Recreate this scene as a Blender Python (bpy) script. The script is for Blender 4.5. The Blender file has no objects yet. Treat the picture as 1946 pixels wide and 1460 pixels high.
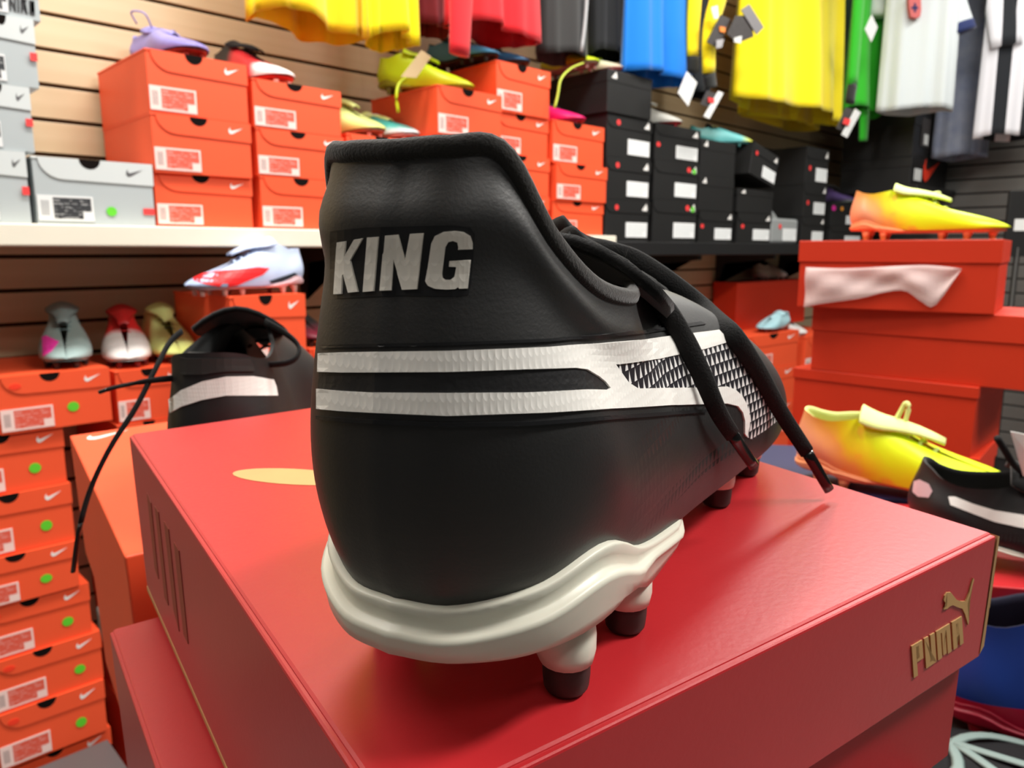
import bpy, bmesh, math, random
from mathutils import Vector, Matrix
from mathutils.bvhtree import BVHTree
random.seed(7)
S = bpy.context.scene
COL = S.collection
PI = math.pi
# ---------------------------------------------------------------- camera, world, lamps, exposure
FPX, CX, CY = 1440.0, 973.0, 730.0          # focal length and centre of the 1946x1460 frame
CAMZ = 1.30
PITCH = 10.0
WANG = math.radians(46)                      # the display wall runs along +X, 46 degrees right of the view
FW = Vector((math.cos(WANG), math.sin(WANG), 0)); RT = Vector((math.sin(WANG), -math.cos(WANG), 0)); UP = Vector((0, 0, 1))
p_ = math.radians(PITCH)
C_F = FW*math.cos(p_) - UP*math.sin(p_); C_U = FW*math.sin(p_) + UP*math.cos(p_); C_R = RT
CAM = Vector((0, 0, CAMZ))
cd = bpy.data.cameras.new('camera'); cam = bpy.data.objects.new('camera', cd); COL.objects.link(cam)
cd.sensor_width = 36; cd.lens = 36*FPX/1946; cd.clip_start = .01; cd.clip_end = 60
mw = Matrix((C_R, C_U, -C_F)).transposed().to_4x4(); mw.translation = CAM
cam.matrix_world = mw
cd.dof.use_dof = True; cd.dof.focus_distance = .185; cd.dof.aperture_fstop = 29
S.camera = cam
S.view_settings.view_transform = 'Standard'; S.view_settings.look = 'None'; S.view_settings.gamma = 1
S.view_settings.use_curve_mapping = False
S.view_settings.exposure = 0.14
w = bpy.data.worlds.new('world'); S.world = w; w.use_nodes = True
w.node_tree.nodes['Background'].inputs[0].default_value = (1, .98, .95, 1)
w.node_tree.nodes['Background'].inputs[1].default_value = .06
def H(r, f, z=0):                            # heading frame (right, forward, up from the camera) -> world
    return RT*r + FW*f + Vector((0, 0, CAMZ+z))
LAMPS = [((-.7, 1.15), 23), ((.75, 1.1), 37), ((2.3, .75), 33), ((3.7, .7), 17), ((1.2, -.75), 56), ((2.9, -.9), 24), ((-.5, -1.2), 8)]   # two rows of ceiling panels; the last is a weak fill added for the heel letters
def lamp_obj(i, r, f, power):
    d = bpy.data.lights.new('ceiling_or_fill_lamp', 'AREA'); d.shape = 'RECTANGLE'; d.size = 1.15; d.size_y = .28; d.energy = power
    d.color = (1, .97, .92)
    o = bpy.data.objects.new('ceiling_or_fill_lamp', d); COL.objects.link(o); o.location = (r, f, 2.93)
for i_, ((r_, f_), p) in enumerate(LAMPS): lamp_obj(i_, r_, f_, p)

# ---------------------------------------------------------------- pixel helpers (all in the 1946x1460 frame)
def ray(x, y): return C_F + C_R*((x-CX)/FPX) - C_U*((y-CY)/FPX)
def at(x, y, depth): return CAM + ray(x, y)*depth
def on(x, y, axis, val):
    d = ray(x, y); i = 'xyz'.index(axis); return CAM + d*((val-CAM[i])/d[i])
# the tilted frame of the table and the boxes on it (camera stands .108 over the top box lid)
HB = .108
a_ = math.radians(12.4); b_ = math.radians(-.4)
sf = Vector((0, math.cos(a_), -math.sin(a_))); su0 = Vector((0, math.sin(a_), math.cos(a_))); sr0 = Vector((1, 0, 0))
sr = sr0*math.cos(b_) + su0*math.sin(b_); su = -sr0*math.sin(b_) + su0*math.cos(b_)
A_ = Matrix((C_R, C_U, C_F)).transposed(); B_ = Matrix((sr, su, sf)).transposed()
MS = (A_ @ B_.transposed()).to_4x4(); MS.translation = CAM - (MS.to_3x3() @ Vector((0, 0, HB)))   # lid plane = z 0
MSI = MS.inverted()
def st_on(x, y, z):                          # pixel -> point at height z in the table frame
    o = MSI @ CAM; d = MSI.to_3x3() @ ray(x, y); return o + d*((z-o.z)/d.z)

# ---------------------------------------------------------------- objects
def tag(o, label=None, cat=None, group=None, kind=None):
    for k, v in (('label', label), ('category', cat), ('group', group), ('kind', kind)):
        if v: o[k] = v
    return o
def empty(name, M=None, label=None, cat=None, group=None):
    o = bpy.data.objects.new(name, None); o.empty_display_size = .02; COL.objects.link(o)
    if M is not None: o.matrix_world = M
    return tag(o, label, cat, group)
def mesh(name, v, f, m, parent=None, smooth=False, M=None, kind=None):
    me = bpy.data.meshes.new(name); me.from_pydata([tuple(q) for q in v], [], f); me.update()
    return link(name, me, m, parent, smooth, M, kind)
def link(name, me, m, parent=None, smooth=False, M=None, kind=None):
    for mm in (m if isinstance(m, (list, tuple)) else [m]):
        if mm: me.materials.append(mm)
    if smooth:
        me.polygons.foreach_set('use_smooth', [True]*len(me.polygons))
    o = bpy.data.objects.new(name, me); COL.objects.link(o)
    if parent: o.parent = parent
    if M is not None: o.matrix_local = M
    if kind: o['kind'] = kind
    return o
def bmobj(name, bm, m, parent=None, smooth=False, M=None, kind=None):
    me = bpy.data.meshes.new(name); bmesh.ops.recalc_face_normals(bm, faces=bm.faces); bm.to_mesh(me); bm.free()
    return link(name, me, m, parent, smooth, M, kind)
def addbox(bm, x0, x1, y0, y1, z0, z1, bev=0):
    r = bmesh.ops.create_cube(bm, size=1)
    for v in r['verts']:
        v.co = Vector((x0+(v.co.x+.5)*(x1-x0), y0+(v.co.y+.5)*(y1-y0), z0+(v.co.z+.5)*(z1-z0)))
    if bev:
        es = list({e for v in r['verts'] for e in v.link_edges})
        bmesh.ops.bevel(bm, geom=es, offset=bev, segments=2, affect='EDGES', profile=.5)
def box(name, x0, x1, y0, y1, z0, z1, m, parent=None, bev=0, M=None, kind=None):
    bm = bmesh.new(); addbox(bm, x0, x1, y0, y1, z0, z1, bev); return bmobj(name, bm, m, parent, False, M, kind)
def prism(name, pts, t0, t1, m, parent=None, axis='y', M=None):   # polygon (u,w) extruded along axis from t0 to t1
    n = len(pts)
    def P(u, w_, t): return {'y': (u, t, w_), 'z': (u, w_, t), 'x': (t, u, w_)}[axis]
    v = [P(u, w_, t0) for u, w_ in pts] + [P(u, w_, t1) for u, w_ in pts]
    bm = bmesh.new(); vs = [bm.verts.new(q) for q in v]
    bm.faces.new(vs[:n]); bm.faces.new(vs[n:][::-1])
    for i in range(n): bm.faces.new((vs[i], vs[(i+1) % n], vs[n+(i+1) % n], vs[n+i]))
    bmesh.ops.triangulate(bm, faces=[f for f in bm.faces if len(f.verts) > 4])
    return bmobj(name, bm, m, parent, False, M)
def crv(pts, n):                             # Catmull-Rom through pts, n samples
    p = [Vector(q) for q in pts]; p = [2*p[0]-p[1]] + p + [2*p[-1]-p[-2]]; m = len(pts); out = []
    for k in range(n):
        s = k/(n-1)*(m-1); i = min(int(s), m-2); t = s-i; a, b, c, d = p[i:i+4]
        out.append(.5*((2*b)+(c-a)*t+(2*a-5*b+4*c-d)*t*t+(3*b-a-3*c+d)*t**3))
    return out
def tube(name, pts, rx, m, parent=None, ry=None, n=8, up=(0, 0, 1), taper=None, M=None, closed=False, cap=True):
    ry = ry or rx; v = []; f = []; L = len(pts); upv = Vector(up)
    for i, p in enumerate(pts):
        p = Vector(p)
        a = Vector(pts[(i-1) % L] if closed else pts[max(i-1, 0)]); b = Vector(pts[(i+1) % L] if closed else pts[min(i+1, L-1)])
        t = (b-a).normalized(); s = t.cross(upv)
        if s.length < 1e-4: s = t.cross(Vector((1, .3, 0)))
        s.normalize(); u = s.cross(t); k = taper(i/(L-1)) if taper else 1
        for j in range(n):
            g = 2*PI*j/n; v.append(p + s*(math.cos(g)*rx*k) + u*(math.sin(g)*ry*k))
    for i in range(L if closed else L-1):
        for j in range(n):
            i2 = (i+1) % L
            f.append((i*n+j, i*n+(j+1) % n, i2*n+(j+1) % n, i2*n+j))
    if cap and not closed: f += [tuple(range(n))[::-1], tuple((L-1)*n+j for j in range(n))]
    return mesh(name, v, f, m, parent, True, M)
def grid(name, rows, m, parent=None, smooth=True, M=None, wrap=False, thick=0):
    nr, nc = len(rows), len(rows[0]); v = [q for r in rows for q in r]; f = []
    for i in range(nr-1):
        for j in range(nc if wrap else nc-1):
            j2 = (j+1) % nc; f.append((i*nc+j, i*nc+j2, (i+1)*nc+j2, (i+1)*nc+j))
    o = mesh(name, v, f, m, parent, smooth, M)
    if thick:
        md = o.modifiers.new('thickness', 'SOLIDIFY'); md.thickness = thick; md.offset = -1
    return o
def copyt(o, parent=None):
    c = o.copy(); COL.objects.link(c)
    if parent: c.parent = parent; c.matrix_parent_inverse = o.matrix_parent_inverse.copy()
    for ch in KIDS.get(o.name, []): copyt(ch, c)
    return c
KIDS = {}
def remember(root):
    for o in [root]+list(root.children_recursive): KIDS[o.name] = list(o.children)

# ---------------------------------------------------------------- materials
def lin(c): return tuple(((x/255)/12.92 if x <= 10 else (((x/255)+.055)/1.055)**2.4) for x in c)
class NT:
    def __init__(s, m): s.t = m.node_tree; s.b = s.t.nodes['Principled BSDF']
    def n(s, ty, **k):
        q = s.t.nodes.new(ty)
        for a, b in k.items(): setattr(q, a, b)
        return q
    def l(s, a, b): s.t.links.new(a, b)
    def math(s, op, a, b=None, c=None):
        q = s.n('ShaderNodeMath', operation=op)
        for i, x in enumerate((a, b, c)):
            if x is None: continue
            if isinstance(x, (int, float)): q.inputs[i].default_value = x
            else: s.l(x, q.inputs[i])
        return q.outputs[0]
    def mix(s, fac, a, b):
        q = s.n('ShaderNodeMix', data_type='RGBA')
        for i, x in ((0, fac), (6, a), (7, b)):
            if isinstance(x, (int, float)): q.inputs[i].default_value = x
            elif isinstance(x, tuple): q.inputs[i].default_value = (*x[:3], 1)
            else: s.l(x, q.inputs[i])
        return q.outputs[2]
    def obj(s, scale=1):
        tc = s.n('ShaderNodeTexCoord'); return tc.outputs['Object']
    def xyz(s, vec=None):
        q = s.n('ShaderNodeSeparateXYZ'); s.l(vec if vec is not None else s.obj(), q.inputs[0]); return q.outputs
    def noise(s, scale, detail=3, vec=None, rough=.5):
        q = s.n('ShaderNodeTexNoise'); q.inputs['Scale'].default_value = scale; q.inputs['Detail'].default_value = detail
        q.inputs['Roughness'].default_value = rough; s.l(vec if vec is not None else s.obj(), q.inputs['Vector']); return q.outputs['Fac']
    def bump(s, h, strength=.3, dist=.001):
        q = s.n('ShaderNodeBump'); q.inputs['Strength'].default_value = strength; q.inputs['Distance'].default_value = dist
        s.l(h, q.inputs['Height']); s.l(q.outputs[0], s.b.inputs['Normal'])
def mat(name, c, rough=.5, spec=.5, metal=0, nz=None, bump=None, coat=0, trans=0, sheen=0, sub=0, emit=0, alpha=1):
    """nz=(scale, amount) colour variation; bump=(scale, strength, distance)"""
    m = bpy.data.materials.new(name); m.use_nodes = True; N = NT(m); b = N.b; c = lin(c)
    b.inputs['Base Color'].default_value = (*c, 1); b.inputs['Roughness'].default_value = rough; b.inputs['Metallic'].default_value = metal
    b.inputs['Specular IOR Level'].default_value = spec; b.inputs['Coat Weight'].default_value = coat; b.inputs['Coat Roughness'].default_value = .3
    b.inputs['Transmission Weight'].default_value = trans; b.inputs['Sheen Weight'].default_value = sheen; b.inputs['Alpha'].default_value = alpha
    if sub: b.inputs['Subsurface Weight'].default_value = sub; b.inputs['Subsurface Radius'].default_value = (.004, .003, .003)
    if emit: b.inputs['Emission Color'].default_value = (*c, 1); b.inputs['Emission Strength'].default_value = emit
    if nz:
        f = N.noise(nz[0]); k = nz[1]
        N.l(N.mix(f, tuple(x*(1-k) for x in c), tuple(min(1, x*(1+k)) for x in c)), b.inputs['Base Color'])
    if bump: N.bump(N.noise(bump[0], 4), bump[1], bump[2])
    return m
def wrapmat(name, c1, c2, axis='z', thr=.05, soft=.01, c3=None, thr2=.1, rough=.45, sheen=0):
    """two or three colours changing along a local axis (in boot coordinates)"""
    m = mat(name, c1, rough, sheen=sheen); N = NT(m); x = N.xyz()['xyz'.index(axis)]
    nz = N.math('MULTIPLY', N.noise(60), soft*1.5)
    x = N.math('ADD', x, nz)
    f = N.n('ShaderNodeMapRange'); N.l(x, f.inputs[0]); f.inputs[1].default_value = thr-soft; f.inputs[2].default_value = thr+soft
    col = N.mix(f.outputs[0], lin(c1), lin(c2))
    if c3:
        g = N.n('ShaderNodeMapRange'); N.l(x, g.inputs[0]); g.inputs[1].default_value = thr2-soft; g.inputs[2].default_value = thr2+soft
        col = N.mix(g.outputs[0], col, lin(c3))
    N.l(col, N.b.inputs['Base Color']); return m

M_orange = mat('orange card', (244, 88, 48), .5, .4, nz=(9, .05), bump=(300, .08, .0004))
M_orange2 = mat('orange red card', (204, 50, 20), .5, .4, nz=(9, .05), bump=(300, .08, .0004))
M_hole = mat('finger hole dark', (18, 12, 10), .9, .1)
M_white = mat('white print', (238, 236, 232), .5)
M_greycard = mat('pale grey card', (176, 184, 186), .5, .4, nz=(9, .04))
M_greylid = mat('white grey card', (206, 212, 212), .5, .4, nz=(9, .04))
M_blackcard = mat('black card', (30, 30, 30), .45, .45, nz=(20, .1))
M_green = mat('green sticker', (96, 205, 40), .6)
M_red_st = mat('red sticker', (240, 60, 60), .6)
M_red_st2 = mat('red printed oval', (250, 60, 30), .5)
M_ink = mat('black ink', (36, 36, 40), .6)
M_paper = mat('paper tag', (226, 228, 226), .6)
M_darktag = mat('dark card tag', (62, 58, 58), .6, nz=(60, .3))
def label_mat(name, field, frame, barx=.22):
    """printed box label: white frame, coloured field and a barcode block (x,z run over -.5..+.5)"""
    m = mat(name, frame, .5); N = NT(m); X, Y, Z = N.xyz()
    def band(v, a, b): return N.math('MULTIPLY', N.math('GREATER_THAN', v, a), N.math('LESS_THAN', v, b))
    inner = N.math('MULTIPLY', band(X, -.5+barx+.02, .46), band(Z, -.42, .42))
    corner = N.math('MULTIPLY', N.math('GREATER_THAN', X, .30), N.math('LESS_THAN', Z, -.12))
    inner = N.math('MULTIPLY', inner, N.math('SUBTRACT', 1, corner))
    col = N.mix(inner, lin(frame), lin(field))
    lines = N.math('MULTIPLY', N.math('GREATER_THAN', N.math('SINE', N.math('MULTIPLY', Z, 46)), .1), N.math('GREATER_THAN', N.noise(9, 2), .5))
    col = N.mix(N.math('MULTIPLY', N.math('MULTIPLY', lines, inner), .35), col, lin(frame))
    bars = N.math('MULTIPLY', band(X, -.45, -.5+barx*.8), band(Z, -.3, .3))
    bars = N.math('MULTIPLY', bars, N.math('GREATER_THAN', N.math('SINE', N.math('MULTIPLY', Z, 150)), -.2))
    col = N.mix(N.math('MULTIPLY', bars, .75), col, lin((70, 70, 75)))
    N.l(col, N.b.inputs['Base Color']); return m
M_label = label_mat('orange box label', (224, 92, 72), (246, 214, 206))
M_label2 = label_mat('grey box label', (44, 46, 50), (224, 226, 226), .25)
M_label3 = label_mat('white box label', (226, 230, 230), (242, 244, 244), .02)
# ---------------------------------------------------------------- room
YW, XR = 2.03, 4.8
def board_mat(name, c, dark, k):
    m = mat(name, c, .38, .5); N = NT(m); tc = N.obj()
    mp = N.n('ShaderNodeMapping'); N.l(tc, mp.inputs[0]); mp.inputs['Scale'].default_value = (1.2, 14, 14)
    f = N.noise(3.5, 5, mp.outputs[0], .6)
    g = N.math('GREATER_THAN', N.math('FRACT', N.math('MULTIPLY', N.xyz()[0], 1.7)), .52)
    info = N.n('ShaderNodeObjectInfo')
    f2 = N.math('ADD', N.math('MULTIPLY', f, .7), N.math('MULTIPLY', g, .12))
    f2 = N.math('ADD', f2, N.math('MULTIPLY', info.outputs['Random'], .18))
    N.l(N.mix(f2, lin(dark), lin(c)), N.b.inputs['Base Color']); N.bump(f, k, .0006); return m
M_maple = board_mat('maple slat board', (224, 204, 170), (188, 160, 118), .1)
M_dslat = board_mat('dark grey slat board', (104, 104, 100), (78, 78, 76), .05)
M_groove = mat('slat groove dark wood', (74, 50, 32), .8, .2)
M_groove2 = mat('slat groove grey', (42, 42, 42), .8, .2)
M_ceil = mat('white ceiling paint', (226, 224, 218), .8)
M_floor = mat('grey vinyl floor', (120, 116, 110), .45, nz=(3, .12))
M_whiteshelf = mat('cream shelf laminate', (238, 232, 214), .42, nz=(14, .03))
M_blackshelf = mat('black shelf laminate', (26, 26, 27), .45)
M_metal = mat('dark metal', (48, 46, 44), .45, metal=.6)
M_chrome = mat('chrome rail', (190, 190, 190), .25, metal=1)
def structure(name, *a, **k): o = box(name, *a, **k); o['kind'] = 'structure'; return o
structure('floor', -2.2, XR+.1, -2.2, YW+.1, -.08, 0, M_floor)
structure('ceiling', -2.2, XR+.1, -2.2, YW+.1, 2.96, 3.04, M_ceil)
wl = structure('wall_left', -2.2, XR+.1, YW, YW+.06, 0, 2.96, M_groove)
wr = structure('wall_right', XR, XR+.06, -2.2, YW, 0, 2.96, M_groove2)
Z0 = on(57, 88.5, 'y', YW-.012).z
k0 = int((Z0-.12)/.0762)
bm = bmesh.new(); addbox(bm, -.5, .5, -.012, 0, .0045, .0717, .0012); me_ = bpy.data.meshes.new('slat'); bm.to_mesh(me_); bm.free(); me_.materials.append(M_maple)
for k in range(-k0, int((2.9-Z0)/.0762)):
    o = bpy.data.objects.new('slat', me_); COL.objects.link(o); o.parent = wl; o.scale = (XR+2.15, 1, 1); o.location = ((XR-2.15)/2, YW, Z0+k*.0762)
me2 = me_.copy(); me2.materials.clear(); me2.materials.append(M_dslat)
Z1 = on(1796, 344, 'x', XR-.012).z; k1 = int((Z1-.12)/.0762)
for k in range(-k1, int((2.9-Z1)/.0762)):
    o = bpy.data.objects.new('slat', me2); COL.objects.link(o); o.parent = wr; o.rotation_euler = (0, 0, -PI/2)
    o.scale = (4.1, 1, 1); o.location = (XR, YW-.03-2.05, Z1+k*.0762)
# ---------------------------------------------------------------- shelves on the slat wall
ZW, ZK, XJ = 1.350, 1.332, 2.10
YF = 1.69                                       # plane of the box fronts
sh = empty('wall_shelf', Matrix.Translation((.3, YW-.014, ZW)), 'long cream laminate shelf carrying the orange shoeboxes on the slat wall', 'shelf')
box('shelf_board', -2.2, XJ-.3-.002, -.36, 0, -.042, -.0005, M_whiteshelf, sh, .003)
for x in (-1.2, -.2, .8, 1.6):
    prism('bracket', [(-.30, -.043), (0, -.043), (0, -.19), (-.02, -.19), (-.04, -.085), (-.30, -.06)], x-.006, x+.006, M_metal, sh, 'x')
sk = empty('wall_shelf', Matrix.Translation((XJ, YW-.014, ZK)), 'black laminate shelf carrying the black shoeboxes on the slat wall', 'shelf')
box('shelf_board', .002, XR-XJ-.03, -.35, 0, -.05, -.0005, M_blackshelf, sk, .003)
for x in (.62, 1.25, 1.9):
    prism('bracket', [(-.30, -.051), (0, -.051), (0, -.19), (-.02, -.19), (-.04, -.095), (-.30, -.07)], x-.012, x+.012, M_blackshelf, sk, 'x')

# ---------------------------------------------------------------- shoeboxes
SWOOSH = [(1, .46), (.30, .02), (.15, -.03), (.04, .04), (0, .17), (.03, .31), (.12, .45), (.11, .31), (.15, .24), (.25, .22)]
def sw(x, z, s, flip=1): return [(x+u*s*flip, z+v_*s) for u, v_ in SWOOSH]
def arc(cx, cz, r, a0, a1, n=8): return [(cx+r*math.cos(math.radians(a0+(a1-a0)*i/n)), cz+r*math.sin(math.radians(a0+(a1-a0)*i/n))) for i in range(n+1)]
def label_plate(m, x0, x1, z0, z1, parent, y=-.0012):
    o = box('label', -.5, .5, -.5, .5, -.5, .5, m, parent); o.location = ((x0+x1)/2, y, (z0+z1)/2); o.scale = (x1-x0, .0012, z1-z0); return o
def dot(name, x, z, r, m, parent, y=-.0026, sq=1): return prism(name, [(x+r*math.cos(a*PI/7), z+r*sq*math.sin(a*PI/7)) for a in range(14)], y, y+.0008, m, parent)
def make_swooshbox(mb, ml, mlabel, mmark, mtop=None):
    """end-on shoebox .2 wide, .12 high, .31 deep; front at y=0, origin under the middle of the front"""
    r = empty('shoebox')
    box('body', -.0985, .0985, 0, .309, 0, .1165, mb, r, .001)
    flap = [(.1, .12), (.1, .078)] + [(-.052, .0815)] + arc(-.052, .1195, .038, 270, 185, 6) + [(-.0905, .12)]
    lid = box('lid', -.1, .1, -.0015, .31, .1155, .12, ml, r, .001)
    prism('lid_flap', flap, -.0024, -.0002, ml, r)
    prism('finger_hole', arc(-.008, .1202, .0175, 180, 360, 8), -.0029, -.0022, M_hole, r)
    prism('curved_mark', sw(.052, .094, .030), -.0029, -.0022, mmark, r)
    label_plate(mlabel, -.0965, -.008, .006, .052, r)
    return r
def place(o, X, w_, z0, z1, y=YF, rz=0, d=1):
    o.location = (X, y, z0); o.scale = (w_/.2, d, (z1-z0)/.12); o.rotation_euler = (0, 0, rz)
ORD = ['top', 'second from the top', 'third from the top', 'fourth from the top', 'fifth from the top', 'sixth from the top', 'seventh from the top', 'eighth from the top', 'ninth from the top', 'tenth from the top', 'eleventh from the top', 'twelfth from the top']
def row(i, n): return 'bottom' if i == n-1 and n > 1 else ORD[i]
proto = {}
def new(kind, *a):
    if kind not in proto:
        proto[kind] = MAKE[kind](); remember(proto[kind]); return proto[kind]
    return copyt(proto[kind])
M_greymark = mat('dark grey print', (92, 92, 94), .5)
MAKE = {'orange': lambda: make_swooshbox(M_orange, M_orange, M_label, M_white),
        'grey': lambda: make_swooshbox(M_greycard, M_greylid, M_label2, M_greymark)}
def column(kind, x0, x1, xy, ys, zbase, desc, group, cat='box', jit=(), y=YF):
    """boxes one on another: px edges x0,x1 along the bottom row; ys = px heights of the box tops at column xy, zbase = support"""
    X0 = on(x0, ys[-1]+80, 'y', y).x+.0012; X1 = on(x1, ys[-1]+80, 'y', y).x-.0012
    zs = [on(xy, q, 'y', y).z for q in ys] + [zbase]; out = []
    for i in range(len(ys)-1, -1, -1):
        o = new(kind); dx, dy, rz = jit[i] if i < len(jit) else (0, 0, 0)
        place(o, (X0+X1)/2+dx, X1-X0, zs[i+1]+.0004, zs[i], y+dy, rz, 1)
        tag(o, desc(i, len(ys)), cat, group); out.append(o)
    return out[::-1]
GS = 'orange shoeboxes on the cream shelf'
c0 = column('grey', -62, 57, 57, (-88, 38, 167, 290), ZW, lambda i, n: 'pale grey shoebox with pink sticker, %s in the tall grey stack' % row(i, n), 'grey shoeboxes on the cream shelf', jit=[(.050, .002, 0), (.036, 0, 0), (.018, .001, 0), (0, 0, 0)])
for o in c0: box('sticker', .076, .1, -.0045, -.0036, .048, .062, M_red_st, o)
c1 = column('grey', 65, 295, 180, (305,), ZW, lambda i, n: 'single grey and white shoebox with green dot beside the grey stack', 'grey shoeboxes on the cream shelf')
dot('sticker', .022, .026, .009, M_green, c1[0], -.0020); box('sticker', .078, .098, -.0026, -.0012, .022, .034, M_red_st, c1[0])
LET = {'N': [[(0, 0), (0, 1), (.22, 1), (.68, .36), (.68, 1), (.9, 1), (.9, 0), (.68, 0), (.22, .64), (.22, 0)]], 'I': [[(0, 0), (0, 1), (.22, 1), (.22, 0)]],
       'K': [[(0, 0), (0, 1), (.22, 1), (.22, .58), (.62, 1), (.90, 1), (.46, .53), (.93, 0), (.65, 0), (.22, .46), (.22, 0)]],
       'E': [[(0, 0), (0, 1), (.72, 1), (.72, .83), (.22, .83), (.22, .59), (.64, .59), (.64, .43), (.22, .43), (.22, .17), (.72, .17), (.72, 0)]]}
def word(txt, x, z, hgt, m, parent, slant=.2, y0=-.0031, sx=.85):
    for c in txt:
        for P in LET[c]: prism('letter', [(x+(u+slant*v_)*hgt*sx, z+v_*hgt) for u, v_ in P], y0, y0+.0009, m, parent)
        x += (max(u for u, _ in LET[c][0])+.24)*hgt*sx
word('NIKE', -.004, .010, .026, M_ink, c0[0], y0=-.0016, sx=.92, slant=.12)
def desc_o(name): return lambda i, n: 'orange shoebox, %s in the %s' % (row(i, n), name)
c2 = column('orange', 297, 485, 289, (93, 214, 327), ZW, desc_o('first orange stack, beside the grey box'), GS, jit=[(0, 0, 0), (.001, .0, 0), (.002, .012, 0)])
c3 = column('orange', 494, 659, 492, (150, 243, 334), ZW, desc_o('second orange stack from the grey box'), GS, jit=[(-.004, 0, 0), (0, .002, 0), (.004, .004, 0)])
c4 = column('orange', 666, 805, 662, (252, 352), ZW, desc_o('low stack under the teal-white boot'), GS, jit=[(0, .008, 0)])
c5 = column('orange', 818, 939, 817, (163, 258, 352), ZW, desc_o('stack under the tan-tagged neon boot'), GS, jit=[(.004, -.03, .0), (0, 0, 0)])
c6 = column('orange', 943, 1043, 940, (113, 209, 290, 368), ZW, desc_o('tallest orange stack, under blue boots'), GS, jit=[(0, .0, 0), (.004, .01, 0)])
c7 = column('orange', 1049, 1145, 1046, (226, 308, 380), ZW, desc_o('last orange stack, beside black boxes'), GS, jit=[(-.004, .0, 0), (.004, -.01, 0)])

# black boxes with a three-bar mark
def bars(x, z, s, parent, y=-.0029):
    for i, (a, hh) in enumerate(((0, .34), (.30, .66), (.60, 1.0))):
        prism('mark_bar', [(x+a*s+.0*s, z), (x+(a+.34)*s, z), (x+(a+.34+.02)*s, z+hh*s*.35), (x+(a+.34-.2*hh)*s, z+hh*s*.9), (x+(a-.12*hh)*s, z+hh*s*.62)], y, y+.0008, M_white, parent)
def make_black(lab=True):
    r = empty('shoebox')
    box('body', -.0985, .0985, 0, .309, 0, .1165, M_blackcard, r, .001)
    box('lid', -.1, .1, -.0012, .31, .1155, .12, M_blackcard, r, .001)
    prism('lid_flap', [(-.1, .12), (.1, .12), (.1, .083), (-.075, .083), (-.088, .088), (-.1, .102)], -.0024, -.0002, M_blackcard, r)
    bars(.065, .092, .024, r)
    label_plate(M_label3, -.008, .09, .012, .056, r)
    return r
def make_black_side():
    r = empty('shoebox')
    box('body', -.0985, .0985, 0, .309, 0, .1165, M_blackcard, r, .001)
    box('lid', -.1, .1, -.0012, .31, .086, .12, M_blackcard, r, .0012)
    bars(-.082, .096, .022, r)
    return r
MAKE['black'] = make_black; MAKE['plain'] = make_black_side
GB = 'black shoeboxes on the black shelf'
def desc_b(name): return lambda i, n: 'black shoebox, %s in the %s' % (row(i, n), name)
k8 = column('black', 1148, 1232, 1232, (229, 307, 384), ZK, desc_b('first black stack, beside orange boxes'), GB)
for o in k8: dot('sticker', -.052, .098, .008, M_red_st, o, -.0032)
k8t = new('plain'); X0 = on(1146, 300, 'y', YF).x+.002; X1 = on(1232, 300, 'y', YF).x-.004; place(k8t, (X0+X1)/2, X1-X0, on(1232, 229, 'y', YF).z+.001, on(1190, 141, 'y', YF).z, YF-.01)
tag(k8t, 'plain black shoebox crowning the first black stack under the blue shirt', 'box', GB)
k9 = column('black', 1238, 1322, 1320, (247, 313, 384), ZK, desc_b('second black stack, under the white-red boot'), GB)
for o in k9[1:]: dot('sticker', .052, .100, .0085, M_red_st, o, -.0032); dot('sticker', .077, .097, .0085, M_green, o, -.0032)
dot('sticker', -.085, .050, .008, M_red_st, k9[0], -.0012)
k10 = column('plain', 1325, 1392, 1330, (262, 334), on(1330, 400, 'y', YF).z, lambda i, n: 'plain black shoebox, %s of the pair under the teal boot' % ('upper' if i == 0 else 'lower'), GB)
k10b = column('black', 1325, 1390, 1330, (400.5,), ZK, lambda i, n: 'black shoebox with red dot under the plain pair below the teal boot', GB)
dot('sticker', -.08, .062, .0085, M_red_st, k10b[0], -.0012)
k11 = column('plain', 1398, 1466, 1400, (357,), on(1400, 403, 'y', YF).z, lambda i, n: 'plain black shoebox under the tilted black box', GB)
k11b = column('black', 1398, 1462, 1400, (403.5,), ZK, lambda i, n: 'black shoebox standing beside the grey bag on the black shelf', GB)
dot('sticker', -.07, .066, .0085, M_red_st, k11b[0], -.0012)
# tilted box lying on the stack
tb = new('black'); pz = on(1440, 345, 'y', YF)
tb.matrix_world = Matrix.Translation(on(1448, 343, 'y', YF-.02)) @ Matrix.Rotation(math.radians(12), 4, 'Y') @ Matrix.Diagonal((1.15, 1, 1.1, 1))
tag(tb, 'tilted black shoebox leaning over on the stack, label askew', 'box', GB); dot('sticker', -.07, .085, .0085, M_red_st, tb, -.0032)
k13 = column('black', 1519, 1562, 1530, (277, 349, 412), ZK, desc_b('black stack beside the grey bag'), GB)
for o in k13[:2]: dot('sticker', -.06, .052, .009, M_red_st, o, -.0012)
k14 = column('black', 1572, 1632, 1600, (386, 430), ZK, desc_b('low black stack under the purple sneaker'), GB)
dot('sticker', -.09, .09, .012, mat('magenta print', (200, 40, 140), .5), k14[0], -.0032, 1.2); dot('sticker', -.04, .09, .008, mat('amber print', (230, 150, 50), .5), k14[0], -.0032, 1.4)
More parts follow.
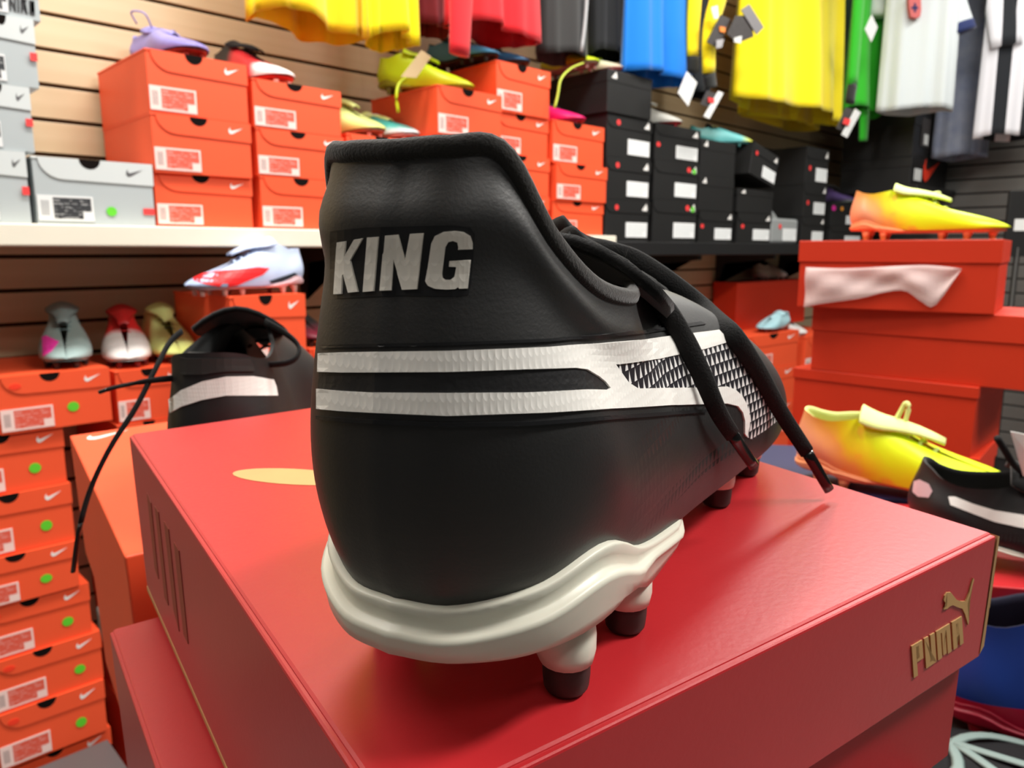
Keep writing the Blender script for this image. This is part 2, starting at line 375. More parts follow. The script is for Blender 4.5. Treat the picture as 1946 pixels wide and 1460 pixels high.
# grey plastic bag wrapped box
X0 = on(1464, 440, 'y', YF).x+.006; X1 = on(1517, 440, 'y', YF).x-.004
gb = empty('wrapped_parcel', Matrix.Translation(((X0+X1)/2, YF, ZK+.0005)), 'grey plastic wrapped parcel with white label between black shoebox stacks', 'parcel'); wv = X1-X0
M_bag = mat('grey poly bag', (150, 154, 154), .3, .5, bump=(40, .5, .004))
box('body', -wv/2, wv/2, 0, .28, 0, .112, M_bag, gb, .012)
prism('fold', [(-wv/2, .10), (-wv/2+.02, .155), (-wv/2+.07, .128), (-wv/2+.10, .108)], .02, .10, M_bag, gb)
label_plate(M_label3, -.02, wv/2-.02, .012, .066, gb); dot('sticker', -.05, .075, .012, M_red_st, gb, -.002)
flat_red = mat('orange red print', (246, 62, 36), .5)
# two big black boxes by the corner, on the right wall's own shelf
XB = 4.22
ya, yb = on(1600, 280, 'x', XB).y, on(1735, 280, 'x', XB).y
zt, zm, zb_ = on(1600, 222, 'x', XB).z, on(1735, 297, 'x', XB).z, on(1735, 352, 'x', XB).z
bw = ya-yb
shr = empty('wall_shelf', Matrix.Translation((XR-.014, (ya+yb)/2, zb_)), 'short black shelf on the grey slat wall under two large black boxes', 'shelf')
box('shelf_board', XB-XR-.02, 0, -bw/2-.05, bw/2+.02, -.03, -.0005, M_blackshelf, shr, .002)
for y in (-bw/2+.1, bw/2-.1): prism('bracket', [(-.5, -.031), (0, -.031), (0, -.2), (-.02, -.2), (-.05, -.09), (-.5, -.06)], y-.008, y+.008, M_blackshelf, shr)
for nm, z0, z1, lb in (('upper', zm, zt, 'upper large black box with a grey label panel under the white shirt'), ('lower', zb_, zm, 'lower large black box with a small white label in the corner')):
    r = empty('storage_box', Matrix.Translation((XB, (ya+yb)/2, z0+.0006)), lb, 'box', 'large black boxes in the corner'); hh = z1-z0-.001
    box('body', .003, .55, -bw/2+.003, bw/2-.003, 0, hh*.95, M_blackcard, r, .002)
    box('lid', 0, .553, -bw/2, bw/2, hh*.66, hh, M_blackcard, r, .002)
    bars_x = None
    if nm == 'upper':
        box('label', .10, .22, -bw/2-.002, -bw/2, hh*.25, hh*.85, M_darktag, r); box('label', .14, .20, -bw/2-.003, -bw/2-.0021, hh*.3, hh*.52, M_paper, r)
    else:
        prism('curved_mark', sw(.17, hh*.25, .24), -bw/2-.0035, -bw/2-.0021, flat_red, r); box('label', .05, .15, -bw/2-.002, -bw/2, hh*.2, hh*.62, M_paper, r)
# ---------------------------------------------------------------- lower stacks (floor to eye level)
GL = 'orange shoeboxes in the low stacks'
ys = [708, 815, 925, 1037, 1128, 1228, 1325, 1430]
zs_ = [on(100, q, 'y', YF).z for q in ys]
while zs_[-1] > .15: zs_.append(zs_[-1]-.118)
zs_.append(0.0)
right = [213, 128, 142, 152, 178, 200, 206, 222]
low0 = []
n0 = len(zs_)-1
for i in range(n0-1, -1, -1):
    o = new('orange'); q = right[i] if i < len(right) else 222
    yy = ys[i]+60 if i < len(ys) else 1500
    XRt = on(q, min(yy, 1480), 'y', YF).x; place(o, XRt-.1, .2, zs_[i+1]+.0004, zs_[i], YF+(0, .012, .006, .0, .008, .004)[i % 6])
    tag(o, 'green-dotted orange shoebox, %s in the tall floor stack' % row(i, n0), 'box', GL)
    dot('sticker', (.028, .045, .05, .04, .055, .055, .05)[i % 7], .042, .0105, M_green, o, -.0015)
    dot('printed_oval', -.068, .098, .010, M_red_st2, o, -.0032, .62); low0.append(o)
low0 = low0[::-1]
def lowcol(x0, x1, xy, ysl, y, name, n_more=8, pitch=.118):
    z = [on(xy, q, 'y', y).z for q in ysl]
    while z[-1] > .16: z.append(z[-1]-pitch)
    z.append(0.0); X0, X1 = on(x0, ysl[0]+80, 'y', y).x+.001, on(x1, ysl[0]+80, 'y', y).x-.001; n = len(z)-1; out = []
    for i in range(n-1, -1, -1):
        o = new('orange'); place(o, (X0+X1)/2+(.003, -.002, 0)[i % 3], X1-X0, z[i+1]+.0004, z[i], y)
        tag(o, 'orange shoebox, %s in the %s' % (row(i, n), name), 'box', GL); out.append(o)
    return out[::-1]
l1 = lowcol(220, 352, 225, (706, 808, 915), YF, 'floor stack under the red-white boot')
l2 = lowcol(436, 581, 480, (562, 692, 800), YF-.12, 'floor stack under the ice-blue boot')
l3 = lowcol(588, 710, 600, (662, 765), YF, 'floor stack under the maroon boot')
l4 = lowcol(1420, 1512, 1470, (634, 700, 770), YF, 'floor stack under the powder-blue boot')
l5 = lowcol(1526, 1610, 1560, (636, 706), YF+.0, 'floor stack under the small white boot')
l6 = lowcol(1330, 1415, 1410, (540, 606), YF+.0, 'floor stack beside the wooden slats') if False else []
# ---------------------------------------------------------------- football boots
OUT = [(0,0,.0318),(.0028,.0125,.0318),(.013,.0255,.0345),(.030,.0325,.0372),(.055,.0335,.0275),(.085,.0340,.0215),(.115,.0360,.0190),(.15,.0415,.0190),(.185,.0465,.0195),(.218,.0460,.0200),(.247,.0360,.0215),(.266,.0205,.022),(.272,0,.0225)]
TOP = [(.0055,0,.1195),(.0070,.0110,.1198),(.0125,.0190,.1188),(.0225,.0245,.1035),(.040,.0275,.0925),(.066,.0270,.0880),(.090,.0190,.0895),(.112,.0115,.0890),(.140,.0090,.083),(.172,.0060,.073),(.205,.0030,.061),(.235,.001,.048),(.2725,0,.0235)]
BUL = [(.0075,.002),(.0075,.002),(.007,.0),(.006,.0),(.0045,.0),(.004,.002),(.004,.006),(.005,.014),(.005,.022),(.0045,.024),(.004,.020),(.003,.012),(.002,.003)]
# a lower everyday boot shape for the other boots: low heel, high tongue
TOPLOW = [(.004,0,.088),(.0060,.0110,.0875),(.0125,.0190,.084),(.0225,.0245,.077),(.040,.0275,.073),(.066,.0265,.076),(.088,.0180,.083),(.110,.0105,.084),(.140,.0080,.074),(.172,.0060,.062),(.205,.0030,.051),(.235,.001,.041),(.2725,0,.0235)]
class Boot:
    def __init__(s, nu, nv, out=OUT, top=TOP, bul=BUL, skew=0, pad=0):
        s.nu, s.nv = nu, nv
        s.B, s.T, s.U = crv(out, nu), crv(top, nu), crv([(*q, 0) for q in bul], nu)
        s.g = []; s.N = []
        for sd in (1, -1):
            cols = []; nn = []
            for i in range(nu):
                b = Vector((s.B[i].x, s.B[i].y*sd, s.B[i].z)); lf = 1+(skew*max(0, 1-s.T[i].x/.09) if sd > 0 else 0)
                t = Vector((s.T[i].x-.9*(lf-1)*.006, s.T[i].y*sd*lf, s.T[i].z))
                a_, c_ = s.B[max(i-1, 0)], s.B[min(i+1, nu-1)]
                d = Vector((c_.x-a_.x, (c_.y-a_.y)*sd)) if i else Vector((0, sd))
                n = Vector((-sd*d.y, sd*d.x, 0)).normalized(); nn.append(n)
                u1, u2 = s.U[i].x, s.U[i].y; hh = t.z-b.z
                p1 = b + n*u1*1.6 + Vector((0, 0, hh*.34)); p2 = t + n*u2*1.3 - Vector((0, 0, hh*.33*(1 if u2 < .004 else max(0, 1-u2/.02))))
                col = []
                for j in range(nv):
                    v = j/(nv-1); q = (1-v)**3*b + 3*(1-v)**2*v*p1 + 3*(1-v)*v*v*p2 + v**3*t
                    if pad: q = q + n*(pad*math.exp(-((v-.86)/.075)**2)*max(0, 1-(t.x/.075)**4 if t.x < .075 else 0))
                    col.append(q)
                cols.append(col)
            s.g.append(cols); s.N.append(nn)
        s.rows = s.g[0][::-1] + s.g[1][1:]; s.norm = s.N[0][::-1] + s.N[1][1:]
    def cross(s, row, z):                    # point of a column at height z
        for a, b in zip(row[:-1], row[1:]):
            if a.z <= z <= b.z: return a.lerp(b, (z-a.z)/max(1e-9, b.z-a.z))
        return row[0]
def build_boot(name, M, label, group, um, sm, studm, top=TOP, nu=30, nv=12, lacem=None, liningm=None, studtip=None, detail=1, lap=True, cat='boot', sc=1, skew=0, pad=0):
    r = empty(name, M @ Matrix.Scale(sc, 4), label, cat, group)
    B = Boot(nu, nv, OUT, top, skew=skew, pad=pad)
    grid('upper', B.rows, um, r)
    # lining: the inside of the ankle and throat, folded over the rim
    ins = []; nn = B.nu
    for row, n in zip(B.rows, B.norm):
        k = .0028
        q = [row[-1]] + [row[j] - n*k - Vector((0, 0, .001)) for j in range(len(row)-1, -1, -1)]
        ins.append(q)
    lo, hi = len(ins)//2-int(nu*.62), len(ins)//2+int(nu*.62)
    grid('lining', ins[lo:hi+1], liningm or um, r)
    # sole plate: cup wall round the heel, thin plate forward
    rows = []
    for i, (row, n) in enumerate(zip(B.rows, B.norm)):
        b = row[0]; x = b.x
        lapz = b.z + (.0012*math.exp(-((x-.036)/.012)**2) if lap else 0) + .0006
        k = 1/(1+math.exp(max(-60, min(60, (x-.054)/.0028))))             # 1 in the heel cup, 0 on the plate
        e = min(1, max(.18, (.272-x)/.03))
        P = B.cross(row, lapz) + n*.0007
        z0 = b.z
        g = min(1, max(0, (x-.084)/.028)); g = g*g*(3-2*g); pf = .0024*(1-g) - .0050*g     # the plate draws in under the forefoot
        P = P - n*(.006*g) - Vector((0, 0, .001*g)); dl = lapz-b.z
        def wall(ok, zk, of, zf, fl): return b + n*(ok*k+(pf+of)*(1-k)) + Vector((0, 0, zk*k + zf*(1-k) + dl*fl))
        pts = [P - n*.001, P + n*.0007, P + n*.0013 - Vector((0, 0, .0006)), wall(.0014, -.0022, -.0004, -.0008, .5), wall(.0014, -.0042, -.0004, -.0012, .35),
               wall(.0016, -.0047, 0, -.0016, .3), wall(.0032, -.0051, .0008, -.0020, .28), wall(.0040, -.0057, .0010, -.0025, .26), wall(.0039, -.0066, .0010, -.0030, .2), wall(.0034, -.0082, .0004, -.0036, .1)]
        zb = .0138 + .0052*k + (.003 if x > .24 else 0)*min(1, (x-.24)/.03 if x > .24 else 0)
        ib = max(0, min(1, (.036-abs(.136-x)*.05)))     # inward pull of the bottom
        cx = Vector((min(max(x, .02), .255), 0, 0))
        def inw(f, z): q = b.lerp(Vector((cx.x, 0, b.z)), f); q.z = z; return q
        zz = min(zb, z0-.004)
        zs2 = zz + .0018*k*min(1, x/.02) - .0014*k*min(1, x/.02)
        pts += [inw(.0, (z0-.0082*k-.0036*(1-k))*.5+zs2*.5) + n*(.0030*k + (pf-.0004)*(1-k)), inw(.0, zs2+.0014*k+.0004) + n*(.0020*k + (pf-.0010)*(1-k)), inw(.04, zs2+.0002) + n*(.0008*k+(pf-.002)*(1-k)), inw(.14, zs2), inw(.3, zz), inw(1, zz)]
        rows.append(pts)
    grid('sole_plate', rows, sm, r)
    # studs
    SP = [(.0316, .0245), (.0633, .0282), (.164, .0306), (.205, .034), (.246, .017)]
    stud_pts = [(x, y*sd) for x, y in SP for sd in (-1, 1)]
    tipf = [(.0057, .0080), (.0056, .0040), (.0053, .0012), (.0047, .0002), (.0038, 0)]
    PH = [(.0125, .0206, .0085), (.0108, .0178, .0052), (.0086, .0140, .0020), (.0072, .0105, .0004), (.0063, .0078), (.0056, .0076)]; PFf = [(.0098, .0150, .004), (.0076, .0122, .001), (.0066, .0098), (.0062, .0078), (.0056, .0076)]
    ns = 20 if detail > 1 else 8
    def lathe(pf, cx, cy):
        v = []; f = []
        for q in pf:
            R_, z = q[:2]; of = q[2] if len(q) > 2 else 0; sg = -1 if cy > 0 else 1
            for j in range(ns): v.append((cx+of*.25+R_*math.cos(2*PI*j/ns), cy+sg*of+R_*math.sin(2*PI*j/ns), z))
        for i in range(len(pf)-1):
            for j in range(ns): f.append((i*ns+j, (i+1)*ns+j, (i+1)*ns+(j+1) % ns, i*ns+(j+1) % ns))
        f.append(tuple((len(pf)-1)*ns+j for j in range(ns))); return v, f
    if detail > 0:
        for k, (x, y) in enumerate(stud_pts):
            prof = PH if x < .1 else PFf
            v, f = lathe(prof, x, y); o = mesh('stud', v, f, sm, r, True)
            v, f = lathe(tipf, x, y); mesh('stud_tip', v, f, studm, o, True)
    else:
        V, F = [], []
        for x, y in stud_pts:
            v, f = lathe((PH if x < .1 else PFf)[1:4]+tipf[1:3]+tipf[4:], x, y); F += [tuple(q+len(V) for q in ff) for ff in f]; V += v
        mesh('studs', V, F, studm, r, True, kind='stuff')
    # tongue filling the throat
    th = max(t[2] for t in top[6:9]); rows = []
    ctl = [(.074, .030, th+.012), (.082, .031, th+.008), (.098, .027, th+.002), (.118, .021, th-.002), (.145, .014, .083*th/.089-.003), (.172, .009, .070*th/.089)]
    for p in crv(ctl, 10):
        rows.append([Vector((p.x, p.y*a, p.z - .014*abs(a)**1.8*(p.y/.03))) for a in (-1, -.75, -.5, -.25, 0, .25, .5, .75, 1)])
    tg = grid('tongue', rows, liningm or um, r, thick=.003)
    # lace rows across the throat
    if lacem:
        nl = 5
        for q in range(nl):
            f_ = q/(nl-1); x = .098+.066*f_; i = min(range(B.nu), key=lambda k: abs(B.T[k].x-x)); t = B.T[i]
            yy = t.y+.007; pts = [Vector((x-.004, -yy, t.z-.002)), Vector((x-.001, -yy*.5, t.z+.0035)), Vector((x+.001, yy*.5, t.z+.0035)), Vector((x+.004, yy, t.z-.002))]
            tube('lace', crv(pts, 7), .0028, lacem, r, ry=.0011, n=6)
    return r, B

# ---- surface decals: polygons drawn on the boot's own skin
def skin_bvh(B):
    v = [q for r in B.rows for q in r]; nc = B.nv; f = []
    for i in range(len(B.rows)-1):
        for j in range(nc-1): f.append((i*nc+j, i*nc+j+1, (i+1)*nc+j+1, (i+1)*nc+j))
    return BVHTree.FromPolygons(v, f)
def decal(name, polys, bvh, MI, m, parent, off=.0004, step=7, mirror=False, skirt=.0006, wide=True):
    """polys: outlines seen from the working viewpoint; each is meshed finely and laid on the boot skin with its own thickness"""
    o0 = MI @ CAM; R3 = MI.to_3x3(); V = []; F = []
    for P in polys:
        bm = bmesh.new(); pts = []
        for a, b in zip(P, P[1:]+P[:1]):
            n = max(1, int(math.hypot(b[0]-a[0], b[1]-a[1])/step)); pts += [(a[0]+(b[0]-a[0])*k/n, a[1]+(b[1]-a[1])*k/n) for k in range(n)]
        f = bm.faces.new([bm.verts.new((x, y, 0)) for x, y in pts])
        # slice by a lattice so that the sheet follows the curve
        xs = [p[0] for p in pts]; ysq = [p[1] for p in pts]
        st = step*1.7
        for ax, lo, hi in ((0, min(xs), max(xs)), (1, min(ysq), max(ysq))):
            c = lo+st
            while c < hi:
                co = (c, 0, 0) if ax == 0 else (0, c, 0); no = (1, 0, 0) if ax == 0 else (0, 1, 0)
                bmesh.ops.bisect_plane(bm, geom=bm.verts[:]+bm.edges[:]+bm.faces[:], plane_co=co, plane_no=no); c += st
        bmesh.ops.triangulate(bm, faces=[q for q in bm.faces if len(q.verts) > 4])
        bm.verts.ensure_lookup_table(); mp = {}; ok = True
        for v in bm.verts:
            d = (R3 @ ray(v.co.x, v.co.y)).normalized(); h = bvh.ray_cast(o0, d)
            if h[0] is None: mp[v.index] = None; continue
            n = h[1] if h[1].dot(d) < 0 else -h[1]
            mp[v.index] = len(V); V.append(h[0]+n*off); V.append(h[0]-n*skirt)
        for q in bm.faces:
            idx = [mp[v.index] for v in q.verts]
            if None in idx: continue
            F.append(tuple(idx))
        for e in bm.edges:
            if len(e.link_faces) == 1:
                a, b = (mp[v.index] for v in e.verts)
                if None not in (a, b): F.append((a, b, b+1, a+1))
        bm.free()
    if mirror:                                   # the other flank: mirrored, then laid on the skin again
        n = len(V)
        for i in range(n):
            q = Vector((V[i].x, -V[i].y, V[i].z)); h = bvh.find_nearest(q)
            nn = h[1] if h[1].y*(1 if q.y > 0 else -1) > -.2 and h[1].dot(Vector((h[0].x-.06, h[0].y, 0))) > 0 else -h[1]
            V.append(h[0] + nn*(off if i % 2 == 0 else -skirt))
        F = [tuple(i+n for i in f) for f in F] if mirror == 'only' else F + [tuple(i+n for i in f) for f in F]
    bm = bmesh.new(); vs = [bm.verts.new(v) for v in V]
    for f in F:
        try: bm.faces.new([vs[i] for i in f])
        except ValueError: pass
    bmesh.ops.delete(bm, geom=[v for v in bm.verts if not v.link_faces], context='VERTS')
    return bmobj(name, bm, m, parent, False)

# ---- materials of the main boot
M_leather = mat('black leather', (15, 15, 15), .46, .8, bump=(900, .10, .0003)); N = NT(M_leather)
def leather_detail(m):
    N = NT(m); X, Y, Z = N.xyz()
    # rows of small embossed notches on the flank
    def band(v, a, b, s=.004):
        q = N.n('ShaderNodeMapRange'); N.l(v, q.inputs[0]); q.inputs[1].default_value = a; q.inputs[2].default_value = a+s
        p = N.n('ShaderNodeMapRange'); N.l(v, p.inputs[0]); p.inputs[1].default_value = b; p.inputs[2].default_value = b-s
        return N.math('MULTIPLY', q.outputs[0], p.outputs[0])
    fz = N.math('FRACT', N.math('MULTIPLY', N.math('SUBTRACT', Z, N.math('MULTIPLY', X, .04)), 260)); fx = N.math('FRACT', N.math('MULTIPLY', X, 300))
    tri = N.math('LESS_THAN', N.math('ABSOLUTE', N.math('SUBTRACT', fx, .5)), N.math('MULTIPLY', fz, .42))
    notch = N.math('MULTIPLY', N.math('MULTIPLY', tri, band(X, .045, .16, .03)), band(Z, .030, .056, .006))
    wr = N.n('ShaderNodeTexNoise'); wr.inputs['Scale'].default_value = 55; wr.inputs['Detail'].default_value = 6
    mp = N.n('ShaderNodeMapping'); N.l(N.obj(), mp.inputs[0]); mp.inputs['Scale'].default_value = (.5, .5, 2.2); N.l(mp.outputs[0], wr.inputs['Vector'])
    h = N.math('ADD', N.math('ADD', N.math('MULTIPLY', notch, -5.0), N.math('MULTIPLY', wr.outputs['Fac'], .55)), N.math('MULTIPLY', N.noise(1400, 3), .16))
    for l in list(N.b.inputs['Normal'].links): N.t.links.remove(l)
    N.bump(h, .5, .0006)
    rg = N.n('ShaderNodeMapRange'); N.l(N.noise(38, 5), rg.inputs[0]); rg.inputs[3].default_value = .40; rg.inputs[4].default_value = .56; N.l(rg.outputs[0], N.b.inputs['Roughness'])
leather_detail(M_leather)
def hexmat(name, c, rough=.5, kz=410, ku=1500):
    m = mat(name, c, rough, .4); N = NT(m); X, Y, Z = N.xyz()
    u = N.math('SUBTRACT', X, N.math('MULTIPLY', Y, 1.25))
    sc_ = N.math('ABSOLUTE', N.math('SINE', N.math('MULTIPLY', u, ku)))
    f = N.math('FRACT', N.math('ADD', N.math('MULTIPLY', Z, kz), N.math('MULTIPLY', sc_, .34)))
    h = N.math('POWER', N.math('SUBTRACT', 1, f), 2.5)
    N.bump(h, .4, .0004); return m
M_strip = hexmat('white ribbed form strip', (244, 242, 236), .45)
M_letter = hexmat('pale grey embossed lettering', (230, 226, 216), .5, 360, 1150)
M_insert = mat('black perforated insert', (22, 22, 24), .5, bump=(700, .35, .0004))
M_seam = mat('glossy black seam', (14, 15, 18), .42, .5)
M_print = mat('vamp print', (24, 22, 30), .45); N = NT(M_print); X, Y, Z = N.xyz()
zz = N.math('MULTIPLY', N.math('ADD', Z, N.math('MULTIPLY', X, .015)), 300)
fz = N.math('FRACT', zz); rw = N.math('FLOOR', zz); fx = N.math('FRACT', N.math('ADD', N.math('MULTIPLY', N.math('SUBTRACT', X, Y), 235), N.math('MULTIPLY', rw, .37)))
grow = N.n('ShaderNodeMapRange'); N.l(X, grow.inputs[0]); grow.inputs[1].default_value = .02; grow.inputs[2].default_value = .13; grow.inputs[3].default_value = .22; grow.inputs[4].default_value = .38
tri = N.math('LESS_THAN', N.math('ABSOLUTE', N.math('SUBTRACT', fx, .5)), N.math('MULTIPLY', N.math('SUBTRACT', .92, fz), grow.outputs[0]))
N.l(N.mix(tri, lin((24, 22, 30)), lin((232, 230, 228))), N.b.inputs['Base Color'])
M_cup = mat('milky white sole', (226, 224, 208), .38, .5, sub=.25, bump=(260, .05, .0004))
M_rubber = mat('black rubber stud', (40, 36, 34), .5)
M_binding = mat('black knitted binding', (34, 33, 31), .95, .15, sheen=.3, bump=(1600, .5, .0005))
M_lace = mat('black woven lace', (25, 25, 25), .85, .25, bump=(1500, .5, .0006))
M_aglet = mat('glossy black aglet', (14, 13, 13), .15, .6)
M_knit = mat('black knit lining', (18, 18, 18), .95, .1, sheen=.2, bump=(1200, .4, .0005))

# ---- the big boot in front
YAW = 27.0
MB = MS @ Matrix.Translation((-.024, .141, .0004)) @ Matrix.Rotation(math.radians(90-YAW), 4, 'Z')
main, BM = build_boot('football_boot', MB, 'large black leather football boot with white strip and raised heel lettering on red box', None, M_leather, M_cup, M_rubber,
                      nu=70, nv=40, lacem=M_lace, liningm=M_knit, detail=2, skew=.085, pad=.0024)
MBI = MB.inverted(); BV = skin_bvh(BM)
mid = len(BM.rows)//2
rim = [r[-1] for r in BM.rows]; a0 = mid-int(70*.60); a1 = mid+int(70*.60)
rimp = [rim[i] - BM.norm[i]*.0006 + Vector((0, 0, .0002)) for i in range(a0, a1+1)]
tube('collar_binding', rimp, .0019, M_binding, main, ry=.0023, n=10, taper=lambda t: 1)
c1_ = lambda P: [(x/3.65+580, y/3.65+250) for x, y in P]
KING = {'K': [(232,768),(290,760),(281,870),(350,748),(408,740),(322,892),(376,1113),(308,1120),(276,990),(268,1000),(262,1128),(210,1131)],
        'I': [(440,735),(516,730),(485,1108),(410,1115)],
        'N': [(560,722),(652,715),(700,895),(735,710),(826,705),(782,1095),(680,1100),(618,885),(604,1103),(527,1106)],
        'G': [(1060,818),(1160,815),(1160,770),(1145,725),(1100,698),(1040,690),(960,697),(905,725),(880,775),(850,985),(840,1040),(858,1072),(905,1093),(985,1098),(1040,1095),(1060,1082),(1068,1092),(1127,1090),(1148,890),(1003,898),(1000,938),(1048,940),(1035,1010),(1010,1030),(975,1030),(955,1015),(952,985),(975,800),(995,765),(1025,757),(1055,768),(1062,800)]}
for k, P in KING.items(): decal('heel_letter', [c1_(P)], BV, MBI, M_letter, main, .0005, 6)
PANEL = [(628,440),(650,437),(700,432),(780,430),(860,428),(893,432),(902,445),(900,480),(895,540),(890,560),(870,564),(760,562),(640,568),(628,560)]
decal('letter_panel', [PANEL], BV, MBI, M_seam, main, .00012, 8)
STRIP = [(706,669),(850,667),(1040,660),(1228,645),(1364,628),(1385,650),(1338,664),(1250,683),(1166,693),(1191,728),(1209,739),(1341,737),(1379,735),(1395,741),(1408,753),(1417,770),(1422,790),(1422,810),(1417,830),(1413,824),(1413,800),(1409,784),(1400,772),(1379,767),(1266,771),(1153,778),(1040,784),(850,790),(706,783),(706,745),(850,747),(1000,746),(1110,741),(1150,742),(1156,738),(1146,726),(1135,717),(1112,703),(1090,700),(1000,702),(850,707),(706,708)]
ST_L = [(609,672),(650,670)]+STRIP[:STRIP.index((706,783))] + [(706,784),(650,781),(606,777),(606,739),(650,743),(706,746)] + STRIP[STRIP.index((850,747)):STRIP.index((706,708))] + [(706,708),(650,708),(608,707)]
ST_M = [(1069,657),(1228,645)]+STRIP[STRIP.index((1364,628)):STRIP.index((1153,778))+1]+[(1069,783),(1069,743)]+STRIP[STRIP.index((1110,741)):STRIP.index((1090,700))+1]+[(1069,701)]
decal('form_strip', [ST_L], BV, MBI, M_strip, main, .0006, 7)
decal('form_strip', [ST_M], BV, MBI, M_strip, main, .0006, 9, mirror='only')
INS1 = [(608,707),(650,708),(706,708),(850,707),(1000,702),(1090,700),(1112,703),(1135,717),(1146,726),(1156,738),(1150,742),(1110,741),(1000,746),(850,747),(706,746),(650,743),(606,739)]
decal('strip_insert', [INS1], BV, MBI, M_insert, main, .0002, 9)
VP = [(1166,693),(1250,683),(1338,664),(1385,650),(1395,640),(1415,655),(1440,688),(1462,715),(1478,745),(1484,775),(1476,800),(1430,836),(1417,830),(1422,810),(1422,790),(1417,770),(1408,753),(1395,741),(1379,735),(1341,737),(1209,739),(1191,728)]
decal('vamp_print', [VP], BV, MBI, M_print, main, .00025, 8, mirror=True)
SEAM = [(606,790),(650,794),(706,797),(850,803),(1000,801),(1153,791),(1266,783),(1340,778),(1340,784),(1266,790),(1153,799),(1000,809),(850,811),(706,805),(650,801),(606,796)]
decal('edge_seam', [SEAM], BV, MBI, M_seam, main, .0007, 9)
SEAM2 = [(612,657),(650,655),(706,654),(850,651),(1040,644),(1228,628),(1330,612),(1340,617),(1228,634),(1040,650),(850,657),(706,660),(650,661),(612,663)]
decal('edge_seam', [SEAM2], BV, MBI, M_seam, main, .0005, 9)
# laces hanging out of the throat
def clear(x, y, d, gap):                      # keep a hanging lace in front of the boot skin
    o0 = MBI @ CAM; r_ = MBI.to_3x3() @ ray(x, y)
    if gap is None: return MBI @ at(x, y, d)
    h = BV.ray_cast(o0, r_.normalized())
    if h[0] is not None: d = min(d, (h[0]-o0).length/r_.length - gap)
    return MBI @ at(x, y, d)
def hang(name, pts, wd, n=40, tipn=7):
    P = crv([clear(x, y, d, g) for x, y, d, g in pts], n)
    vd = tuple(-(MBI.to_3x3() @ C_F).normalized()); o = tube(name, P[:n-tipn+1], wd, M_lace, main, ry=.0014, n=10, up=vd, taper=lambda t: 1.0-.22*max(0, t-.5)*2)
    tube('aglet', P[n-tipn:], wd*.62, M_aglet, o, ry=.0013, n=10, up=vd, taper=lambda t: 1.0-.1*t)
hang('lace_end', [(1075,455,.262,None),(1130,482,.258,None),(1190,515,.252,.006),(1250,572,.247,.006),(1297,640,.246,.007),(1335,715,.240,.009),(1366,785,.243,.011),(1400,838,.246,.012),(1433,886,.250,.012)], .0034)
hang('lace_end', [(1150,478,.275,None),(1200,490,.274,.005),(1262,528,.272,.006),(1330,580,.272,.007),(1388,632,.275,.007),(1440,705,.276,.007),(1485,785,.280,.006),(1535,862,.288,.006),(1576,932,.293,.006)], .0037, 40, 6)
# crossing laces and loops bunched in the throat
for P in ([(1044,468,.276),(1074,446,.266),(1100,452,.26),(1140,474,.257),(1190,502,.254)], [(1062,500,.262),(1090,478,.255),(1115,492,.251),(1160,520,.249),(1205,545,.248)], [(1026,446,.290),(1058,426,.276),(1080,432,.27),(1120,462,.268),(1190,484,.266)]):
    tube('lace', crv([clear(*q, None) for q in P], 14), .0032, M_lace, main, ry=.0014, n=8, up=(0, 1, .2))
# ---------------------------------------------------------------- red boxes and table in front
M_red = mat('red box card', (182, 34, 40), .36, .5, sheen=.04, nz=(30, .06), bump=(420, .12, .0004)); M_redin = mat('dark red box card', (160, 28, 34), .5, .45, nz=(30, .06), bump=(420, .12, .0004))
M_gold = mat('gold foil print', (190, 150, 96), .5, .4, nz=(60, .08)); M_faint = mat('faint gold print', (150, 62, 46), .5)
M_board = mat('raw card edge', (176, 138, 92), .8)
M_navy = mat('navy card', (30, 34, 74), .5); M_table = mat('grey table laminate', (84, 82, 80), .5); M_steel = mat('table leg steel', (70, 70, 72), .4, metal=.7)
Lc, Nc, Rc = Vector((-.1968, .3773, 0)), Vector((-.0219, .1184, 0)), Vector((.1663, .2458, 0))
e1 = (Lc-Nc).normalized(); ang1 = math.atan2(e1.y, e1.x)-PI/2
def frame(o, ang, z=0): return MS @ Matrix.Translation((o.x, o.y, z)) @ Matrix.Rotation(ang, 4, 'Z')
L1, W1 = (Lc-Nc).length, (Rc-Nc).length
M1 = frame(Nc, ang1)
def red_box(name, M, label, group, Wd, Ln, Hh, fl):
    r = empty(name, M, label, 'box', group)
    box('body', .003, Wd-.003, .003, Ln-.003, -Hh, -.0022, M_redin, r, .001)
    bm = bmesh.new(); addbox(bm, 0, Wd, 0, Ln, -.0024, 0, .0011); lid = bmobj('lid', bm, M_red, r)
    bm = bmesh.new(); addbox(bm, .0006, Wd-.0004, -.0016, .0016, -fl, -.0006, .0007); bmobj('lid_flap', bm, M_red, r)
    bm = bmesh.new(); addbox(bm, -.0014, .0022, .001, Ln-.001, -Hh+.0035, -.0006, .0008); bmobj('lid_side', bm, M_red, r)
    bm = bmesh.new(); addbox(bm, .001, Wd-.001, Ln-.0014, Ln+.0014, -fl, -.0006, .0008); bmobj('lid_flap', bm, M_red, r)
    bm = bmesh.new(); addbox(bm, Wd-.0016, Wd+.0010, .0012, Ln*.97, -fl*.96, -.0012, .0004); bmobj('lid_side', bm, M_red, r)
    prism('card_edge', [(Wd+.0002, -.0006), (Wd+.0016, -.0012), (Wd+.0018, -fl*.6), (Wd+.0010, -fl*.62), (Wd+.0014, -fl*.92), (Wd-.0012, -fl*.97), (Wd-.0004, -fl*.8)], -.0018, .0022, M_board, r)
    box('gold_stripe', -.0017, -.0011, .002, Ln-.002, -Hh+.0032, -Hh+.0056, M_gold, r)
    return r
